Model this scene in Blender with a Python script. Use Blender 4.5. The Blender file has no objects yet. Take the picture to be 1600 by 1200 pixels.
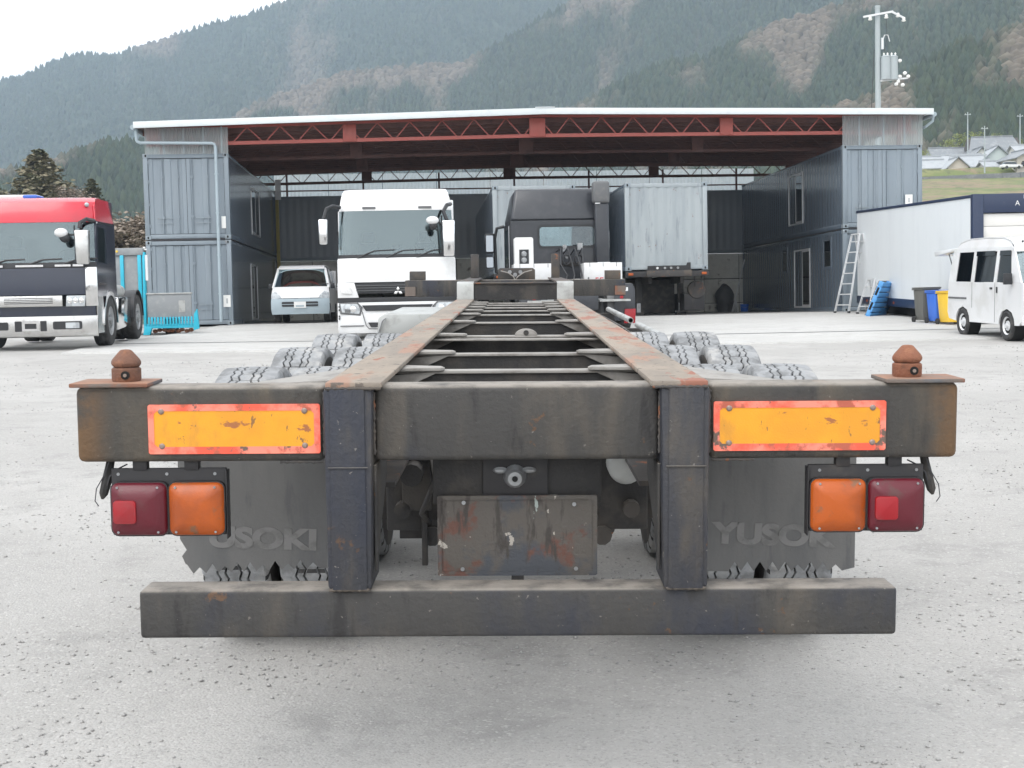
import bpy, bmesh, math, random
import numpy as np
from mathutils import Vector, Matrix

R_ = math.radians
rnd = random.Random(7)
scene = bpy.context.scene
COL = scene.collection

# ------------------------------------------------------------------ camera
EYE = Vector((0.0, 0.0, 1.55))
PITCH = math.atan(115 / 2050)
ROLL = R_(1.2)
cam_d = bpy.data.cameras.new('camera')
cam = bpy.data.objects.new('camera', cam_d)
COL.objects.link(cam)
cam_d.sensor_fit = 'HORIZONTAL'
cam_d.sensor_width = 36.0
cam_d.lens = 36.0 * 2050 / 1600
cam_d.clip_start = 0.05
cam_d.clip_end = 20000
_f = Vector((0, math.cos(PITCH), -math.sin(PITCH)))
_u0 = Vector((0, math.sin(PITCH), math.cos(PITCH)))
_r0 = Vector((1, 0, 0))
_r = _r0 * math.cos(ROLL) - _u0 * math.sin(ROLL)
_u = _u0 * math.cos(ROLL) + _r0 * math.sin(ROLL)
_m = Matrix(((_r.x, _u.x, -_f.x, EYE.x), (_r.y, _u.y, -_f.y, EYE.y), (_r.z, _u.z, -_f.z, EYE.z), (0, 0, 0, 1)))
cam.matrix_world = _m
scene.camera = cam

# ------------------------------------------------------------------ sky and sun (overcast)
SUN_EL, SUN_AZ = R_(52), R_(215)      # azimuth clockwise from +Y: behind the camera, to the left
world = bpy.data.worlds.new('World')
scene.world = world
world.use_nodes = True
wn = world.node_tree
wn.nodes.clear()
w_out = wn.nodes.new('ShaderNodeOutputWorld')
w_bg = wn.nodes.new('ShaderNodeBackground')
w_sky = wn.nodes.new('ShaderNodeTexSky')
w_sky.sky_type = 'NISHITA'
w_sky.sun_disc = False
w_sky.sun_elevation = SUN_EL
w_sky.sun_rotation = SUN_AZ
w_sky.air_density = 1.0
w_sky.dust_density = 6.0
w_sky.ozone_density = 1.0
w_hs = wn.nodes.new('ShaderNodeHueSaturation')
w_hs.inputs['Saturation'].default_value = 0.22
w_mix = wn.nodes.new('ShaderNodeMix')
w_mix.data_type = 'RGBA'
w_mix.inputs[0].default_value = 0.62
w_mix.inputs[7].default_value = (10.6, 10.7, 10.8, 1)      # even cloud layer in front of the clear sky
wn.links.new(w_sky.outputs[0], w_hs.inputs['Color'])
wn.links.new(w_hs.outputs[0], w_mix.inputs[6])
wn.links.new(w_mix.outputs[2], w_bg.inputs[0])
w_bg.inputs[1].default_value = 0.15
wn.links.new(w_bg.outputs[0], w_out.inputs[0])

sun_d = bpy.data.lights.new('sun', 'SUN')
sun_d.energy = 0.55
sun_d.angle = R_(40)
sun_d.color = (1.0, 0.97, 0.93)
sun = bpy.data.objects.new('sun', sun_d)
COL.objects.link(sun)
_sd = Vector((math.sin(SUN_AZ) * math.cos(SUN_EL), math.cos(SUN_AZ) * math.cos(SUN_EL), math.sin(SUN_EL)))
sun.rotation_euler = _sd.to_track_quat('Z', 'Y').to_euler()

vs = scene.view_settings
scene.display_settings.display_device = 'sRGB'
vs.view_transform = 'Standard'
vs.look = 'None'
vs.gamma = 1.0
vs.use_curve_mapping = False
vs.exposure = 0.62
try:
    scene.cycles.volume_bounces = 1
    scene.cycles.max_bounces = 6
    scene.cycles.transparent_max_bounces = 12
except Exception:
    pass

# ------------------------------------------------------------------ materials
MATS = {}

def _noise(nt, scale, detail, rough, vec):
    n = nt.nodes.new('ShaderNodeTexNoise')
    n.inputs['Scale'].default_value = scale
    n.inputs['Detail'].default_value = detail
    n.inputs['Roughness'].default_value = rough
    nt.links.new(vec, n.inputs['Vector'])
    return n.outputs['Fac']

def _ramp(nt, fac, lo, hi):
    m = nt.nodes.new('ShaderNodeMapRange')
    m.interpolation_type = 'SMOOTHSTEP'
    m.inputs['From Min'].default_value = lo
    m.inputs['From Max'].default_value = hi
    nt.links.new(fac, m.inputs['Value'])
    return m.outputs['Result']

def mat(name, col, rough=0.6, metal=0.0, layers=(), bump=0.0, bscale=40.0, spec=0.5, coat=0.0, dust=None, xend=None):
    """layers: (colour, scale, lo, hi, detail, (sx,sy,sz)) mixed over the base where noise exceeds lo..hi
       dust: (colour, amount) settled on faces that look up"""
    m = bpy.data.materials.new(name)
    m.use_nodes = True
    nt = m.node_tree
    b = nt.nodes['Principled BSDF']
    b.inputs['Roughness'].default_value = rough
    b.inputs['Metallic'].default_value = metal
    b.inputs['Specular IOR Level'].default_value = spec
    if coat:
        b.inputs['Coat Weight'].default_value = coat
        b.inputs['Coat Roughness'].default_value = 0.08
    tc = nt.nodes.new('ShaderNodeTexCoord')
    rgb = nt.nodes.new('ShaderNodeRGB')
    rgb.outputs[0].default_value = (*col, 1)
    cur = rgb.outputs[0]
    rsum = None
    for k, L in enumerate(layers):
        c, sc, lo, hi = L[:4]
        det = L[4] if len(L) > 4 else 6
        st = L[5] if len(L) > 5 else (1, 1, 1)
        mp = nt.nodes.new('ShaderNodeMapping')
        mp.inputs['Scale'].default_value = st
        mp.inputs['Location'].default_value = (3.1 * k + 0.7, 1.7 * k, 5.3 * k)
        nt.links.new(tc.outputs['Object'], mp.inputs['Vector'])
        f = _ramp(nt, _noise(nt, sc, det, 0.62, mp.outputs[0]), lo, hi)
        mx = nt.nodes.new('ShaderNodeMix')
        mx.data_type = 'RGBA'
        nt.links.new(f, mx.inputs[0])
        nt.links.new(cur, mx.inputs[6])
        mx.inputs[7].default_value = (*c, 1)
        cur = mx.outputs[2]
    if xend:
        sx = nt.nodes.new('ShaderNodeSeparateXYZ'); nt.links.new(tc.outputs['Object'], sx.inputs[0])
        ab = nt.nodes.new('ShaderNodeMath'); ab.operation = 'ABSOLUTE'; nt.links.new(sx.outputs['X'], ab.inputs[0])
        f = _ramp(nt, ab.outputs[0], xend[0], xend[1])
        nz = _ramp(nt, _noise(nt, 6, 7, 0.65, tc.outputs['Object']), 0.34, 0.56)
        mm = nt.nodes.new('ShaderNodeMath'); mm.operation = 'MULTIPLY'
        nt.links.new(f, mm.inputs[0]); nt.links.new(nz, mm.inputs[1])
        mx = nt.nodes.new('ShaderNodeMix'); mx.data_type = 'RGBA'
        nt.links.new(mm.outputs[0], mx.inputs[0]); nt.links.new(cur, mx.inputs[6]); mx.inputs[7].default_value = (*xend[2], 1)
        cur = mx.outputs[2]
    if dust:
        g = nt.nodes.new('ShaderNodeNewGeometry')
        sx = nt.nodes.new('ShaderNodeSeparateXYZ')
        nt.links.new(g.outputs['Normal'], sx.inputs[0])
        f = _ramp(nt, sx.outputs['Z'], 0.35, 0.95)
        nz = _ramp(nt, _noise(nt, 9, 5, 0.6, tc.outputs['Object']), 0.2, 0.62)
        mm = nt.nodes.new('ShaderNodeMath'); mm.operation = 'MULTIPLY'
        nt.links.new(f, mm.inputs[0]); nt.links.new(nz, mm.inputs[1])
        m2 = nt.nodes.new('ShaderNodeMath'); m2.operation = 'MULTIPLY'
        nt.links.new(mm.outputs[0], m2.inputs[0]); m2.inputs[1].default_value = dust[1]
        mx = nt.nodes.new('ShaderNodeMix'); mx.data_type = 'RGBA'
        nt.links.new(m2.outputs[0], mx.inputs[0]); nt.links.new(cur, mx.inputs[6])
        mx.inputs[7].default_value = (*dust[0], 1)
        cur = mx.outputs[2]
    nt.links.new(cur, b.inputs['Base Color'])
    if bump:
        n = _noise(nt, bscale, 4, 0.6, tc.outputs['Object'])
        bp = nt.nodes.new('ShaderNodeBump')
        bp.inputs['Strength'].default_value = bump
        bp.inputs['Distance'].default_value = 0.01
        nt.links.new(n, bp.inputs['Height'])
        nt.links.new(bp.outputs[0], b.inputs['Normal'])
    MATS[name] = m
    return m

def glass_mat(name, tint, refl=0.12, rough=0.02, clear=0.75, tintg=(.9, .95, 1)):
    m = bpy.data.materials.new(name); m.use_nodes = True
    nt = m.node_tree; nt.nodes.clear()
    o = nt.nodes.new('ShaderNodeOutputMaterial')
    t = nt.nodes.new('ShaderNodeBsdfTransparent'); t.inputs[0].default_value = (*[c * clear for c in tint], 1)
    g = nt.nodes.new('ShaderNodeBsdfGlossy'); g.inputs['Roughness'].default_value = rough; g.inputs[0].default_value = (*tintg, 1)
    lw = nt.nodes.new('ShaderNodeFresnel'); lw.inputs[0].default_value = 1.5
    a = nt.nodes.new('ShaderNodeMath'); a.operation = 'ADD'; a.inputs[1].default_value = refl; a.use_clamp = True
    nt.links.new(lw.outputs[0], a.inputs[0])
    mx = nt.nodes.new('ShaderNodeMixShader')
    nt.links.new(a.outputs[0], mx.inputs[0]); nt.links.new(t.outputs[0], mx.inputs[1]); nt.links.new(g.outputs[0], mx.inputs[2])
    nt.links.new(mx.outputs[0], o.inputs[0])
    MATS[name] = m
    return m

DUSTC = (0.30, 0.27, 0.235)
RUST = (0.20, 0.075, 0.035)
mat('beam_paint', (0.044, 0.042, 0.040), 0.72, 0, [((0.027, 0.030, 0.042), 2.6, .48, .66, 8, (1, 1, .5)), ((0.078, 0.068, 0.056), 5, .46, .72, 10, (1.7, 1, .45)), ((0.024, 0.023, 0.023), 9, .55, .72, 9, (1.8, 1, .4)), ((0.10, 0.056, 0.031), 9, .64, .67, 10), ((.14, .13, .115), 50, .665, .69, 4)], 0.45, 55, dust=(DUSTC, .85))
mat('beam_dusty', (0.056, 0.051, 0.044), 0.76, 0, [((0.036, 0.035, 0.034), 2.2, .44, .64, 8, (1.2, 1, .4)), ((0.092, 0.076, 0.056), 5, .48, .72, 10, (1.7, 1, .45)), ((0.030, 0.028, 0.027), 9, .55, .72, 9, (1.8, 1, .4)), ((0.115, 0.064, 0.034), 9, .63, .67, 10), ((.14, .13, .115), 50, .665, .69, 4)], 0.45, 55, dust=(DUSTC, .85), xend=(1.11, 1.21, (.125, .072, .035)))
mat('post_paint', (0.034, 0.035, 0.041), 0.66, 0, [((0.022, 0.026, 0.040), 3.4, .46, .62, 8, (1, 1, .3)), ((0.072, 0.063, 0.053), 5, .47, .70, 10, (1.7, 1, .45)), ((0.09, 0.052, 0.031), 9, .64, .68, 10), ((.16, .15, .14), 46, .668, .69, 4)], 0.4, 60, dust=(DUSTC, .8))
mat('rail_paint', (0.050, 0.047, 0.046), 0.7, 0, [((0.09, 0.074, 0.06), 4, .45, .62, 9), (RUST, 7, .60, .63, 9)], 0.2, 60)
mat('rail_top', (0.28, 0.235, 0.19), 0.75, 0, [((0.215, 0.185, 0.155), 5, .42, .62, 9, (1, .3, 1)), ((0.30, 0.185, 0.135), 2.1, .54, .62, 8, (2.6, .6, 1)), ((0.27, 0.115, 0.078), 3.0, .585, .625, 9, (2.4, .6, 1)), ((.12, .10, .085), 22, .59, .64, 8)], 0.15, 90)
mat('flange_top', (0.30, 0.285, 0.265), 0.7, 0, [((0.18, 0.165, 0.15), 9, .45, .7)], 0.1, 90)
mat('dark_steel', (0.024, 0.023, 0.023), 0.65, 0, [((0.055, 0.048, 0.042), 6, .45, .65)], 0.3, 80, dust=(DUSTC, .35))
mat('rusty_lock', (0.22, 0.088, 0.05), 0.85, 0, [((0.30, 0.135, 0.075), 22, .45, .7), ((0.10, 0.055, 0.04), 15, .58, .75)], 0.5, 120)
mat('rusty_lock_dark', (0.165, 0.082, 0.055), 0.85, 0, [((0.26, 0.115, 0.065), 18, .5, .7), ((0.085, 0.055, 0.045), 12, .5, .72)], 0.5, 120)
mat('rusty_plate', (0.15, 0.122, 0.105), 0.8, 0, [((0.21, 0.095, 0.06), 7, .46, .62), ((0.115, 0.12, 0.13), 4, .5, .66)], 0.3, 90, dust=((.30, .16, .10), .9))
mat('worn_plate', (0.090, 0.080, 0.070), 0.66, 0, [((0.055, 0.060, 0.070), 5, .50, .60), ((0.115, 0.052, 0.038), 8, .52, .60, 9), ((0.045, 0.038, 0.034), 12, .54, .62, 9, (1.8, 1, .4)), ((0.38, 0.35, 0.31), 16, .645, .66, 10), ((.30, .34, .32), 7, .645, .66, 10, (1.8, 1, .6))], 0.4, 80)
mat('reflector_amber', (0.76, 0.325, 0.014), 0.38, 0, [((0.68, 0.285, 0.016), 5, .45, .62), ((0.62, 0.27, 0.025), 9, .56, .66, 9, (1, 1, .4)), ((0.25, 0.12, 0.04), 30, .628, .655, 7, (1.6, 1, .7)), ((0.34, 0.12, 0.04), 14, .63, .66, 9, (.6, 1, 1.5))], 0.1, 200, coat=.2)
mat('reflector_red', (0.80, 0.10, 0.055), 0.45, 0, [((0.86, 0.24, 0.17), 8, .42, .58), ((0.42, 0.10, 0.06), 12, .53, .62, 9), ((0.13, 0.09, 0.07), 17, .585, .64, 9)], 0.1, 100)
mat('screw', (0.28, 0.22, 0.19), 0.5, .5)
mat('lamp_amber', (0.42, 0.082, 0.007), 0.36, 0, [((0.30, 0.06, 0.010), 5, .45, .65), ((.20, .09, .045), 18, .58, .68, 8)], 0.1, 150)
mat('lamp_red', (0.105, 0.007, 0.016), 0.34, 0, [((.09, .03, .03), 14, .55, .68, 8)], 0.1, 150)
mat('lamp_red_bright', (0.30, 0.006, 0.012), 0.35, 0, [((.26, .02, .025), 10, .5, .66, 8)], 0)
mat('lamp_amber_bright', (0.66, 0.165, 0.011), 0.2, 0, [], 0, coat=.4)
mat('lamp_white', (0.50, 0.53, 0.55), 0.12, 0, [((.34, .36, .38), 9, .48, .6)], 0, coat=.5)
mat('black_bracket', (0.022, 0.021, 0.023), 0.55, 0, [((0.07, 0.06, 0.052), 8, .5, .8)], .1)
mat('rubber_flap', (0.135, 0.136, 0.136), 0.72, 0, [((0.168, 0.166, 0.162), 3, .42, .62, 8, (2.2, 1, .35)), ((0.125, 0.125, 0.127), 9, .54, .66, 8, (2, 1, .4))], 0.15, 60)
mat('flap_letter', (0.225, 0.221, 0.217), 0.8, 0, [((0.165, 0.163, 0.158), 16, .46, .62, 8)])
mat('tread_dusty', (0.285, 0.292, 0.30), 0.85, 0, [((0.18, 0.184, 0.188), 9, .44, .62, 8), ((0.39, 0.385, 0.375), 4, .5, .66)], 0.3, 120)
mat('rubber', (0.028, 0.028, 0.029), 0.75, 0, [((0.09, 0.086, 0.082), 6, .45, .75)], 0.15, 60)
mat('rubber_side', (0.055, 0.052, 0.05), 0.8, 0, [((0.13, 0.115, 0.10), 5, .45, .72)], 0.15, 60)
mat('hose', (0.10, 0.085, 0.075), 0.6)
mat('galvanised', (0.33, 0.34, 0.35), 0.42, .55, [((0.22, 0.22, 0.22), 8, .45, .7)], .05)
mat('zinc_pale', (0.42, 0.43, 0.42), 0.5, .2, [((0.28, 0.28, 0.27), 6, .45, .7)], .05)
mat('white_paint', (0.70, 0.705, 0.71), 0.28, 0, [((0.62, 0.62, 0.61), 2, .45, .66, 9)], 0, coat=.5)
mat('white_soft', (0.72, 0.73, 0.735), 0.5, 0, [((0.62, 0.62, 0.61), 3, .55, .8)], .02)
mat('white_plastic', (0.70, 0.70, 0.69), 0.4)
mat('chrome', (0.78, 0.78, 0.78), 0.10, 1.0, [((.6, .6, .6), 5, .5, .8)])
mat('chrome_worn', (0.62, 0.62, 0.61), 0.24, .95, [((.45, .44, .42), 5, .5, .75)])
mat('black_plastic', (0.022, 0.023, 0.026), 0.45)
mat('grey_plastic', (0.115, 0.118, 0.122), 0.55, 0, [((0.16, 0.16, 0.16), 4, .5, .75)])
mat('gloss_navy', (0.022, 0.028, 0.048), 0.14, 0, [((0.03, 0.036, 0.05), 3, .5, .8)], 0, coat=.6)
mat('gloss_charcoal', (0.026, 0.029, 0.036), 0.3, 0, [((0.040, 0.042, 0.048), 4, .45, .75)], .02, coat=.25, dust=((.2, .2, .2), .15))
mat('red_paint', (0.58, 0.022, 0.045), 0.22, 0, [((0.52, 0.03, 0.05), 2, .45, .7)], 0, coat=.6)
mat('cyan_paint', (0.03, 0.43, 0.58), 0.4, 0, [((0.06, 0.36, 0.46), 6, .5, .75)], .02)
mat('grey_sheet', (0.25, 0.265, 0.275), 0.55, 0, [((0.33, 0.34, 0.34), 4, .45, .75), ((.2, .16, .13), 8, .7, .82)], .05)
mat('seat_cloth', (0.06, 0.065, 0.075), 0.9)
mat('cab_trim', (0.30, 0.30, 0.29), 0.8)
glass_mat('windscreen', (0.82, 0.93, 0.95), 0.15, tintg=(.76, .91, .95))
glass_mat('clear_window', (0.80, 0.88, 0.89), 0.05, clear=.95)
glass_mat('dark_window', (0.16, 0.19, 0.21), 0.06)
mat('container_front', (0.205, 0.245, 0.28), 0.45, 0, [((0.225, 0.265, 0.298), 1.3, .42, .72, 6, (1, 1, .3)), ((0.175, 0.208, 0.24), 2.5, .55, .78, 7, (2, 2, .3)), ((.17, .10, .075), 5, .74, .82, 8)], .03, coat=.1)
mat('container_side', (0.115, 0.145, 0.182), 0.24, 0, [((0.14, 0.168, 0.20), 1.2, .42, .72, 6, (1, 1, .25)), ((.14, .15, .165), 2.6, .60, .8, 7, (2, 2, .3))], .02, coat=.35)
mat('container_pale', (0.295, 0.33, 0.35), 0.45, 0, [((0.335, 0.37, 0.385), 1.2, .42, .62, 7, (1, 1, .3)), ((.23, .26, .28), 3, .55, .68, 8, (2, 2, .3)), ((.2, .12, .08), 6, .66, .70, 9)], .03)
mat('container_seam', (0.035, 0.036, 0.042), 0.7, 0, [((0.20, 0.08, 0.045), 5, .60, .72, 7)])
mat('casting', (0.24, 0.28, 0.31), 0.6, 0, [((.2, .11, .07), 9, .58, .75)])
mat('hole_black', (0.008, 0.008, 0.008), 0.9)
mat('truss_red', (0.33, 0.075, 0.06), 0.5, 0, [((0.30, 0.075, 0.06), 4, .45, .65)], .02)
mat('truss_dark', (0.15, 0.075, 0.065), 0.6, 0, [((0.09, 0.05, 0.05), 4, .45, .75)])
mat('roof_under', (0.20, 0.16, 0.135), 0.75, 0, [((0.09, 0.075, 0.066), 2, .45, .65)])
mat('fascia', (0.62, 0.66, 0.67), 0.35, 0, [((0.54, 0.58, 0.60), 3, .5, .8)])
mat('pipe_grey', (0.34, 0.41, 0.45), 0.45, 0, [((0.29, 0.35, 0.39), 4, .5, .8)])
mat('paper', (0.78, 0.78, 0.76), 0.8)
mat('ink', (0.42, 0.43, 0.44), 0.8)
mat('mirror_glass', (0.34, 0.37, 0.40), 0.06, 1.0)
mat('concrete_panel', (0.70, 0.69, 0.64), 0.8, 0, [((0.60, 0.59, 0.545), 1.6, .45, .62), ((.27, .24, .21), 3, .58, .68, 8)], .15, 60)
mat('alu', (0.72, 0.73, 0.74), 0.4, .35)
mat('alu_frame', (0.66, 0.67, 0.68), 0.4, .2)
mat('pallet_blue', (0.10, 0.33, 0.68), 0.5, 0, [((0.16, 0.37, 0.66), 5, .5, .8)])
mat('pallet_grey', (0.23, 0.225, 0.215), 0.7, 0, [((0.16, 0.155, 0.15), 5, .5, .8)])
mat('bin_grey', (0.125, 0.125, 0.115), 0.6)
mat('bin_blue', (0.045, 0.16, 0.62), 0.5)
mat('bin_yellow', (0.80, 0.52, 0.05), 0.5)
mat('navy_frame', (0.022, 0.035, 0.075), 0.35, 0, [((0.05, 0.06, 0.09), 6, .55, .8)])
mat('box_white', (0.70, 0.73, 0.745), 0.42, 0, [((0.64, 0.67, 0.69), 1.5, .45, .8, 6, (1, 1, .3))], .02)
mat('roller_white', (0.70, 0.69, 0.66), 0.5)
mat('galv_pole', (0.36, 0.40, 0.41), 0.6, 0, [((0.30, 0.33, 0.34), 2, .5, .8)])
mat('porcelain', (0.78, 0.78, 0.76), 0.25)
mat('wire', (0.05, 0.05, 0.055), 0.6)
mat('yellow_post', (0.40, 0.33, 0.11), 0.7, 0, [((.25, .16, .09), 4, .55, .75)])
mat('tile_grey', (0.20, 0.215, 0.23), 0.5, 0, [((0.27, 0.285, 0.30), .9, .45, .7)])
mat('tile_pale', (0.36, 0.38, 0.40), 0.5, 0, [((0.30, 0.32, 0.34), .9, .45, .7)])
mat('plaster_cream', (0.52, 0.48, 0.41), 0.8, 0, [((0.45, 0.41, 0.35), .8, .5, .8)])
mat('plaster_mint', (0.50, 0.56, 0.54), 0.8)
mat('plaster_white', (0.66, 0.65, 0.62), 0.8)
mat('timber_dark', (0.07, 0.06, 0.055), 0.8)
mat('stone_wall', (0.13, 0.135, 0.14), 0.85, 0, [((0.19, 0.19, 0.185), 1.5, .45, .7)], .3, 8)
mat('hill_grass', (0.135, 0.165, 0.055), 0.95, 0, [((0.20, 0.20, 0.085), .12, .42, .58), ((0.225, 0.165, 0.11), .06, .47, .56, 8, (1, 2.2, 1)), ((.10, .115, .05), .5, .5, .64, 8)], .5, 2)
mat('bark', (0.09, 0.075, 0.06), 0.9, 0, [((0.14, 0.12, 0.10), 6, .45, .7)], .4, 20)
mat('leaf_conifer', (0.090, 0.095, 0.05), 0.75, 0, [((0.13, 0.12, 0.062), .9, .45, .7), ((.11, .085, .05), .5, .58, .75)])
mat('leaf_brown', (0.25, 0.205, 0.165), 0.85, 0, [((0.31, 0.26, 0.215), .8, .45, .7)])
mat('leaf_green', (0.055, 0.072, 0.030), 0.75, 0, [((0.09, 0.10, 0.045), .7, .45, .7)])
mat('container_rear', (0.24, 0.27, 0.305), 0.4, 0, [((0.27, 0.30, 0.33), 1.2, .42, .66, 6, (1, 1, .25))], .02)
mat('leaf_olive', (0.165, 0.15, 0.095), 0.8, 0, [((0.22, 0.19, 0.125), .9, .45, .62), ((.11, .115, .06), .6, .5, .62)])
mat('leaf_bamboo', (0.27, 0.31, 0.075), 0.75, 0, [((0.20, 0.245, 0.06), .8, .45, .7)])
# ------------------------------------------------------------------ mesh helpers
class MB:
    def __init__(s):
        s.v = []; s.f = []; s.m = []; s.mi = 0
    def add(s, vs, fs):
        o = len(s.v)
        s.v += [tuple(p) for p in vs]
        s.f += [tuple(i + o for i in f) for f in fs]
        s.m += [s.mi] * len(fs)
        return s
    def hexa(s, b, t):
        return s.add(list(b) + list(t), [(3, 2, 1, 0), (4, 5, 6, 7), (0, 1, 5, 4), (1, 2, 6, 5), (2, 3, 7, 6), (3, 0, 4, 7)])
    def box(s, x0, x1, y0, y1, z0, z1):
        if x0 > x1: x0, x1 = x1, x0
        if y0 > y1: y0, y1 = y1, y0
        if z0 > z1: z0, z1 = z1, z0
        return s.hexa([(x0, y0, z0), (x1, y0, z0), (x1, y1, z0), (x0, y1, z0)], [(x0, y0, z1), (x1, y0, z1), (x1, y1, z1), (x0, y1, z1)])
    def prism(s, pts, d):
        n = len(pts); d = Vector(d)
        a = [Vector(p) for p in pts]
        nrm = Vector((0, 0, 0))
        for i in range(n):
            nrm += a[i].cross(a[(i + 1) % n])
        if nrm.dot(d) > 0: a = a[::-1]
        b = [p + d for p in a]
        fs = [tuple(range(n)), tuple(range(2 * n - 1, n - 1, -1))]
        for i in range(n):
            j = (i + 1) % n
            fs.append((j, i, n + i, n + j))
        return s.add(a + b, fs)
    def ring(s, outer, inner, d):
        n = len(outer); d = Vector(d)
        a = [Vector(p) for p in outer]; c = [Vector(p) for p in inner]
        nrm = Vector((0, 0, 0))
        for i in range(n):
            nrm += (a[i] - a[0]).cross(a[(i + 1) % n] - a[0])
        if nrm.dot(d) > 0: a = a[::-1]; c = c[::-1]
        b = [p + d for p in a]; e = [p + d for p in c]
        fs = []
        for i in range(n):
            j = (i + 1) % n
            fs.append((i, j, n + j, n + i))                          # front ring
            fs.append((2 * n + j, 2 * n + i, 3 * n + i, 3 * n + j))  # back ring
            fs.append((j, i, 2 * n + i, 2 * n + j))                  # outer rim
            fs.append((n + i, n + j, 3 * n + j, 3 * n + i))          # inner rim
        return s.add(a + c + b + e, fs)
    def cyl(s, p0, p1, r0, r1=None, n=14, caps=True):
        r1 = r0 if r1 is None else r1
        p0 = Vector(p0); p1 = Vector(p1)
        ax = (p1 - p0).normalized()
        t = Vector((0, 0, 1)) if abs(ax.z) < .9 else Vector((1, 0, 0))
        u = ax.cross(t).normalized(); w = ax.cross(u)
        vs = []
        for p, r in ((p0, r0), (p1, r1)):
            for i in range(n):
                a = 2 * math.pi * i / n
                vs.append(p + u * (r * math.cos(a)) + w * (r * math.sin(a)))
        fs = [(i, (i + 1) % n, n + (i + 1) % n, n + i) for i in range(n)]
        if caps:
            fs += [tuple(range(n - 1, -1, -1)), tuple(range(n, 2 * n))]
        return s.add(vs, fs)
    def tube(s, path, r, n=8, caps=True):
        P = [Vector(p) for p in path]
        vs = []; fs = []
        prev = None
        for k, p in enumerate(P):
            d = (P[min(k + 1, len(P) - 1)] - P[max(k - 1, 0)]).normalized()
            if prev is None:
                t = Vector((0, 0, 1)) if abs(d.z) < .9 else Vector((1, 0, 0))
                u = d.cross(t).normalized()
            else:
                u = (prev - d * prev.dot(d)).normalized()
            prev = u
            w = d.cross(u)
            rr = r[k] if isinstance(r, (list, tuple)) else r
            for i in range(n):
                a = 2 * math.pi * i / n
                vs.append(p + u * (rr * math.cos(a)) + w * (rr * math.sin(a)))
        for k in range(len(P) - 1):
            for i in range(n):
                j = (i + 1) % n
                fs.append((k * n + i, k * n + j, (k + 1) * n + j, (k + 1) * n + i))
        if caps:
            fs += [tuple(range(n - 1, -1, -1)), tuple(range((len(P) - 1) * n, len(P) * n))]
        return s.add(vs, fs)
    def lathe(s, prof, o=(0, 0, 0), axis='Z', n=24, a0=0, a1=2 * math.pi):
        o = Vector(o); full = abs(a1 - a0 - 2 * math.pi) < 1e-6
        k = n if full else n + 1
        vs = []; fs = []
        for (r, h) in prof:
            for i in range(k):
                a = a0 + (a1 - a0) * i / n
                c, d = r * math.cos(a), r * math.sin(a)
                vs.append(o + (Vector((c, d, h)) if axis == 'Z' else Vector((h, c, d)) if axis == 'X' else Vector((d, h, c))))
        for q in range(len(prof) - 1):
            for i in range(n):
                j = (i + 1) % k
                fs.append((q * k + i, q * k + j, (q + 1) * k + j, (q + 1) * k + i))
        return s.add(vs, fs)
    def ell(s, c, r, nu=14, nv=8):
        vs = []; fs = []
        for j in range(nv + 1):
            t = math.pi * j / nv
            for i in range(nu):
                a = 2 * math.pi * i / nu
                vs.append((c[0] + r[0] * math.sin(t) * math.cos(a), c[1] + r[1] * math.sin(t) * math.sin(a), c[2] - r[2] * math.cos(t)))
        for j in range(nv):
            for i in range(nu):
                k = (i + 1) % nu
                fs.append((j * nu + i, j * nu + k, (j + 1) * nu + k, (j + 1) * nu + i))
        return s.add(vs, fs)
    def grid(s, rows):
        n = len(rows[0]); vs = [p for r in rows for p in r]; fs = []
        for j in range(len(rows) - 1):
            for i in range(n - 1):
                fs.append((j * n + i, j * n + i + 1, (j + 1) * n + i + 1, (j + 1) * n + i))
        return s.add(vs, fs)
    def skin(s, rows, nx=14, bulge=.1, pw=4):
        """front skin of a vehicle: rows of (z, y, half width)"""
        g = []
        for (z, y, hw) in rows:
            g.append([(hw * math.sin(math.pi / 2 * (2 * i / nx - 1)), y + bulge * abs(math.sin(math.pi / 2 * (2 * i / nx - 1))) ** pw, z) for i in range(nx + 1)])
        return s.grid(g)
    def build(s, name, m, parent=None, bevel=0.0, seg=2, solid=0.0, sharp=32, weld=False, flip=False):
        me = bpy.data.meshes.new(name)
        me.from_pydata(s.v, [], s.f)
        ms = m if isinstance(m, (list, tuple)) else [m]
        for q in ms:
            me.materials.append(MATS[q] if isinstance(q, str) else q)
        me.polygons.foreach_set('material_index', s.m)
        if bevel or solid or weld or flip:
            bm = bmesh.new(); bm.from_mesh(me)
            bmesh.ops.remove_doubles(bm, verts=bm.verts, dist=1e-5)
            if flip: bmesh.ops.reverse_faces(bm, faces=bm.faces)
            if weld: bmesh.ops.recalc_face_normals(bm, faces=bm.faces)
            if solid:
                bmesh.ops.solidify(bm, geom=bm.faces[:], thickness=solid)
            if bevel:
                es = [e for e in bm.edges if len(e.link_faces) == 2 and e.calc_face_angle(0) > R_(28)]
                bmesh.ops.bevel(bm, geom=es, offset=bevel, segments=seg, affect='EDGES', profile=.5, clamp_overlap=True)
            bm.to_mesh(me); bm.free()
        me.shade_smooth()
        me.set_sharp_from_angle(angle=R_(sharp))
        ob = bpy.data.objects.new(name, me)
        COL.objects.link(ob)
        if parent is not None: ob.parent = parent
        return ob

def tag(o, label=None, cat=None, group=None, kind=None):
    if label: o['label'] = label
    if cat: o['category'] = cat
    if group: o['group'] = group
    if kind: o['kind'] = kind
    return o

def empty(name, loc=(0, 0, 0), rot=(0, 0, 0), label=None, cat=None, group=None):
    o = bpy.data.objects.new(name, None)
    o.empty_display_size = .2
    COL.objects.link(o)
    o.location = loc; o.rotation_euler = rot
    return tag(o, label, cat, group)

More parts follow.
